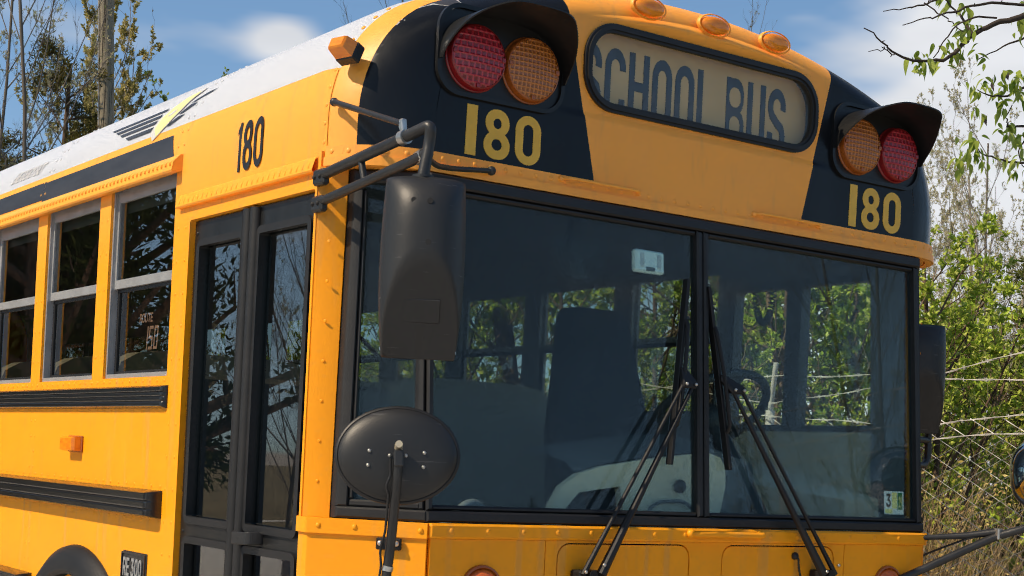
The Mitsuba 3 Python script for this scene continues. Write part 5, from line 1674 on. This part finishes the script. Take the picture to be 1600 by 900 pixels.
def strand(y0, y1, pts, x, seed, barb=True, r=.0018):
    """pts: (y, z) control points"""
    yy = np.linspace(y0, y1, 400)
    py_, pz_ = zip(*pts)
    z = np.interp(yy, py_, pz_) + .004 * np.sin(yy * 9 + seed)
    m = [tube(np.stack([x + .0025 * np.cos(yy * 160), yy, z + .0022 * np.sin(yy * 160)], 1), r, 5), tube(np.stack([x - .0025 * np.cos(yy * 160), yy, z - .0022 * np.sin(yy * 160)], 1), r, 5)]
    if barb:
        for k in np.arange(y0 + .05, y1, .125):
            zc = float(np.interp(k, yy, z))
            for a, b in (((.007, .006, .010), (-.007, -.006, -.010)), ((-.007, .007, .009), (.007, -.007, -.009))):
                m.append(tube([np.array([x, k, zc]) + a, np.array([x, k, zc]) + b], (.0013), 4))
    return cat_(m)


add(f'{FE}__barbed_wire', strand(-2.2, 12, [(-9, 2.1), (-.4, 1.965), (.53, 1.942), (1.09, 1.878), (2.1, 1.93), (12, 1.95)], FX - .012, 0), 'galvanised', 40)
add(f'{FE}__tension_wire', strand(-2.2, 12, [(-9, 1.86), (0, 1.862), (.53, 1.858), (1.09, 1.822), (2.1, 1.83), (12, 1.85)], FX - .008, 1, False), 'galvanised', 40)
add(f'{FE}__barbed_wire', strand(-2.2, 12, [(-9, 2.3), (-.4, 2.245), (.53, 2.205), (1.02, 2.118), (2.05, 2.13), (3.2, 2.07), (12, 2.1)], FX - .014, 2), 'galvanised', 40)
add(f'{FE}__barbed_wire', strand(-2.2, 12, [(-9, 2.12), (-.4, 2.08), (.53, 2.082), (1.0, 2.105), (2.05, 1.99), (3.2, 2.12), (12, 2.1)], FX - .016, 3), 'galvanised', 40)

# ------------------------------------------------------------------ dry brush along the fence
Rb = np.random.default_rng(77)
V, F, C, o = [], [], [], 0


def put(v, f, c):
    global o
    V.append(v); F.append(f + o); C.append(c); o += len(v)


def stems(n, xr, yr, hr, width, cols, lean=.35):
    x, y = Rb.uniform(*xr, n), Rb.uniform(*yr, n)
    clump = meshkit.noise(np.stack([x * 1.6, y * 1.6, x * 0], -1), 4)
    h = Rb.uniform(*hr, n) * (.55 + .75 * clump)
    k = 5
    t = np.linspace(0, 1, k)
    az = Rb.uniform(0, 2 * np.pi, n); l = Rb.uniform(0, lean, n) * h
    P = np.stack([x[:, None] + np.cos(az)[:, None] * l[:, None] * t ** 1.8 + Rb.normal(0, .012, (n, k)), y[:, None] + np.sin(az)[:, None] * l[:, None] * t ** 1.8 + Rb.normal(0, .012, (n, k)), h[:, None] * t], -1)
    v, f = tubes(P, np.broadcast_to(width * np.linspace(1, .35, k), (n, k)) * Rb.uniform(.6, 1.4, (n, 1)), 3)
    c = np.asarray(cols)[Rb.integers(0, len(cols), n)] * Rb.uniform(.7, 1.2, (n, 1))
    put(v, f, np.repeat(c, k * 3, 0))
    return P


STRAW = [(0.70, 0.55, 0.30), (0.52, 0.39, 0.20), (0.70, 0.58, 0.34), (0.38, 0.28, 0.155), (0.58, 0.43, 0.20)]
TWIG = [(0.34, 0.26, 0.18), (0.24, 0.18, 0.125), (0.42, 0.34, 0.25)]
stems(5200, (3.05, 4.8), (-5, 9), (.7, 1.35), .0026, STRAW)
stems(700, (2.55, 3.1), (-5, 9), (.5, 1.2), .0026, STRAW)
stems(6500, (2.95, 3.5), (-2, 5), (1.0, 1.65), .0040, STRAW)
P = stems(2000, (2.75, 5.0), (-5, 9), (1.2, 2.0), .0034, TWIG, .6)
# side twigs
a = P[Rb.integers(0, len(P), 9000), Rb.integers(1, 5, 9000)]
b = a + Rb.normal(0, .16, a.shape) + [0, 0, .10]
v, f = tubes(np.stack([a, (a + b) / 2 + Rb.normal(0, .02, a.shape), b], 1), np.full((len(a), 3), .0017), 3)
put(v, f, np.repeat(np.asarray(TWIG)[Rb.integers(0, 3, len(a))], 9, 0))
# dead and live leaves in it
for n, zr, cols, sz in ((24000, (.15, 1.75), [(0.52, 0.39, 0.15), (0.42, 0.29, 0.12), (0.60, 0.48, 0.20), (0.46, 0.42, 0.12)], .026), (5000, (1.5, 2.0), [(0.42, 0.42, 0.075), (0.33, 0.36, 0.06), (0.50, 0.46, 0.11), (0.36, 0.28, 0.08)], .030)):
    q = np.stack([2.9 + 2.1 * Rb.uniform(0, 1, n) ** 1.8, Rb.uniform(-5, 9, n), Rb.uniform(*zr, n)], 1)
    keep_ = meshkit.noise(q * [2.2, 2.2, 2.2], 9) > .42
    q = q[keep_]
    put(*leaves(q, Rb.normal(0, 1, q.shape), sz, .55, cols, Rb))
scene['dry_brush'] = mikit.ply(trimesh.Trimesh(np.vstack(V), np.vstack(F), process=False), 'brush_blade', smooth=False, color=np.clip(np.vstack(C), 0, 1))
lab('dry_brush', 'tan dead weeds and brush tangled behind the chain link fence', 'brush', 'stuff')

# ------------------------------------------------------------------ overhanging branch, top right
OB = numbered('overhanging_tree')
lab(OB, 'tree whose leafy branches hang into the sky at the top right', 'tree')
mat('branch_bark', lambda p, n, uv: mix((0.075, 0.058, 0.045), (0.030, 0.024, 0.020), fbm(p.x * 40, p.y * 40, p.z * 40, 3)), .85, spec=.2)
BR = dict(
    A=([[3.05, -.15, 3.2], [2.80, .12, 3.72], [2.427, .319, 3.677], [2.171, .32, 3.609], [2.005, .318, 3.534], [1.871, .353, 3.484], [1.76, .372, 3.424], [1.682, .368, 3.349], [1.6, .367, 3.282], [1.485, .389, 3.256], [1.327, .379, 3.256], [1.237, .382, 3.295], [1.153, .38, 3.324]], .017, .0022),
    A2=([[1.76, .372, 3.424], [1.766, .429, 3.494], [1.733, .452, 3.538], [1.689, .483, 3.587]], .006, .003),
    B=([[2.80, .12, 3.72], [2.471, .411, 3.638], [2.3, .412, 3.561], [2.133, .411, 3.487], [1.974, .404, 3.416], [1.86, .425, 3.343]], .009, .002),
    C=([[3.02, -.1, 3.0], [2.698, .497, 3.448], [2.395, .47, 3.359], [2.224, .471, 3.314], [2.079, .453, 3.239], [1.945, .428, 3.215], [1.901, .459, 3.239]], .009, .002),
    D=([[3.02, -.1, 2.9], [2.71, .492, 3.208], [2.404, .467, 3.167], [2.232, .468, 3.144], [2.096, .443, 3.112], [2.088, .449, 3.151], [2.105, .436, 3.206]], .009, .002),
    E=([[3.03, -.1, 2.7], [2.889, .611, 3.089], [2.579, .589, 3.056], [2.322, .528, 3.014], [2.151, .528, 2.999], [2.015, .503, 3.001], [1.941, .495, 3.028]], .008, .002),
    F=([[2.404, .467, 3.167], [2.235, .467, 3.085], [2.215, .482, 3.043], [2.24, .465, 2.971], [2.286, .432, 2.926]], .004, .0015),
    G=([[1.563, .393, 3.287], [1.542, .346, 3.329], [1.579, .318, 3.402], [1.638, .275, 3.445], [1.8, .282, 3.475]], .0022, .004),
    H=([[1.34, .368, 3.367], [1.438, .358, 3.41], [1.537, .348, 3.444], [1.675, .371, 3.503], [1.836, .377, 3.567], [2.171, .32, 3.609]], .0018, .006),
    I=([[1.282, .409, 3.418], [1.377, .402, 3.446], [1.474, .393, 3.478], [1.612, .416, 3.54], [1.80, .43, 3.62]], .0016, .005),
    J=([[1.555, .457, 3.524], [1.614, .415, 3.479], [1.657, .385, 3.441], [1.689, .362, 3.413]], .003, .002),
    K=([[1.167, .372, 3.235], [1.249, .374, 3.259], [1.317, .386, 3.26]], .0014, .0024))
add(f'{OB}__trunk', tube(bend([[3.10, -.20, 0], [3.08, -.22, 1.6], [3.05, -.15, 3.2], [3.10, -.05, 5.2]], .5, 6), np.linspace(.085, .05, 14)[:14], 12) if False else tube([[3.10, -.20, 0], [3.08, -.22, 1.6], [3.05, -.15, 3.2], [3.10, -.05, 5.2]], [.09, .075, .06, .04], 12), 'branch_bark', True)
Ro = np.random.default_rng(17)
for k_, (pts, r0, r1) in BR.items():
    P = bend(pts, .08, 4)
    P = P + Ro.normal(0, .003, P.shape)
    add(f'{OB}__branch', tube(P, np.linspace(r0, r1, len(P)), 7), 'branch_bark', True)
    # buds and little spurs
    if k_ in 'AIHKC':
        sp = []
        for _ in range(6):
            i = Ro.integers(len(P) // 2, len(P)); dd = Ro.normal(0, 1, 3); dd /= np.linalg.norm(dd)
            sp.append(tube([P[i], P[i] + dd * .009, P[i] + dd * Ro.uniform(.011, .018)], [.0016, .0024, .0008], 5))
        add(f'{OB}__spur', cat_(sp), 'branch_bark', True, kind='stuff')
# each young leaf: a curled, pointed blade
def leaf_blade(L, W, curl, fold):
    n = 7
    t = np.linspace(0, 1, n)
    w = W * .5 * np.sin(np.pi * t ** .8) ** .9 * (1 - .15 * t); w[0] = w[-1] = .0004
    z = -curl * t * t * L
    rows = np.stack([np.stack([t * L, -w, z + fold * w], 1), np.stack([t * L, 0 * w, z], 1), np.stack([t * L, w, z + fold * w], 1)], 1)
    return grid(rows)


vcol('young_leaf', .4, 1.0)
LEAFS = []
for i in range(9):
    L = (.044, .054, .036, .060, .048, .031, .052, .041, .057)[i]
    m = leaf_blade(L, L * (.40 + .06 * (i % 3)), (.15, .5, .3, .7)[i % 4], (.2, .5, .35)[i % 3])
    col = np.array(((0.32, 0.42, 0.075), (0.40, 0.48, 0.12), (0.25, 0.35, 0.05), (0.36, 0.44, 0.085), (0.19, 0.28, 0.04))[i % 5])
    LEAFS.append(mikit.ply(m, 'young_leaf', smooth=True, color=np.repeat(col[None], len(m.vertices), 0)))
SPOTS = [[1.463, .404, 3.28], [1.478, .393, 3.263], [1.496, .381, 3.239], [1.508, .372, 3.283], [1.646, .394, 3.321], [1.662, .383, 3.348], [1.681, .369, 3.382], [1.749, .38, 3.441], [1.798, .406, 3.475], [1.764, .429, 3.532], [1.7, .354, 3.401], [1.707, .471, 3.562], [1.826, .388, 3.337], [2.024, .365, 3.555], [2.125, .416, 3.513], [1.89, .466, 3.238], [1.915, .45, 3.174], [1.922, .444, 3.253], [1.993, .453, 3.287], [2.061, .466, 3.269], [2.077, .454, 3.297], [2.097, .439, 3.325], [2.119, .424, 3.313], [2.217, .475, 3.367], [2.09, .445, 3.231], [2.059, .468, 3.216], [2.163, .454, 3.273], [2.096, .443, 3.112], [2.119, .427, 3.087], [2.181, .444, 3.113], [1.929, .503, 3.04], [1.952, .487, 3.02], [1.921, .51, 3.0], [1.941, .557, 2.97], [1.974, .534, 2.958], [2.067, .528, 2.991], [2.216, .481, 3.029], [2.214, .483, 2.962]]
nl = 0
for s_ in SPOTS:
    for _ in range(Ro.integers(5, 9)):
        p = np.array(s_) + Ro.normal(0, .020, 3)
        k = f'{OB}__leaf' + (f'_{nl:03d}' if nl else ''); nl += 1
        scene[k] = {**LEAFS[Ro.integers(0, 9)], 'to_world': T().translate(p.tolist()).rotate([0, 0, 1], float(Ro.uniform(0, 360))).rotate([0, 1, 0], float(Ro.uniform(5, 85))).rotate([1, 0, 0], float(Ro.uniform(-60, 60)))}
# a few withered brown ones
mat('dead_leaf', (0.07, 0.05, 0.04), .8)
for p, q in (((1.97, .43, 3.30), (1.975, .425, 3.235)), ((2.035, .40, 3.325), (2.03, .40, 3.29)), ((1.98, .46, 3.15), (1.975, .455, 3.10))):
    add(f'{OB}__withered_leaf', hull([p, q, (np.array(p) + q) / 2 + [.012, .01, 0], (np.array(p) + q) / 2 - [.014, -.006, .006], (np.array(p) + q) / 2 + [.0, .012, .01]]), 'dead_leaf', False)
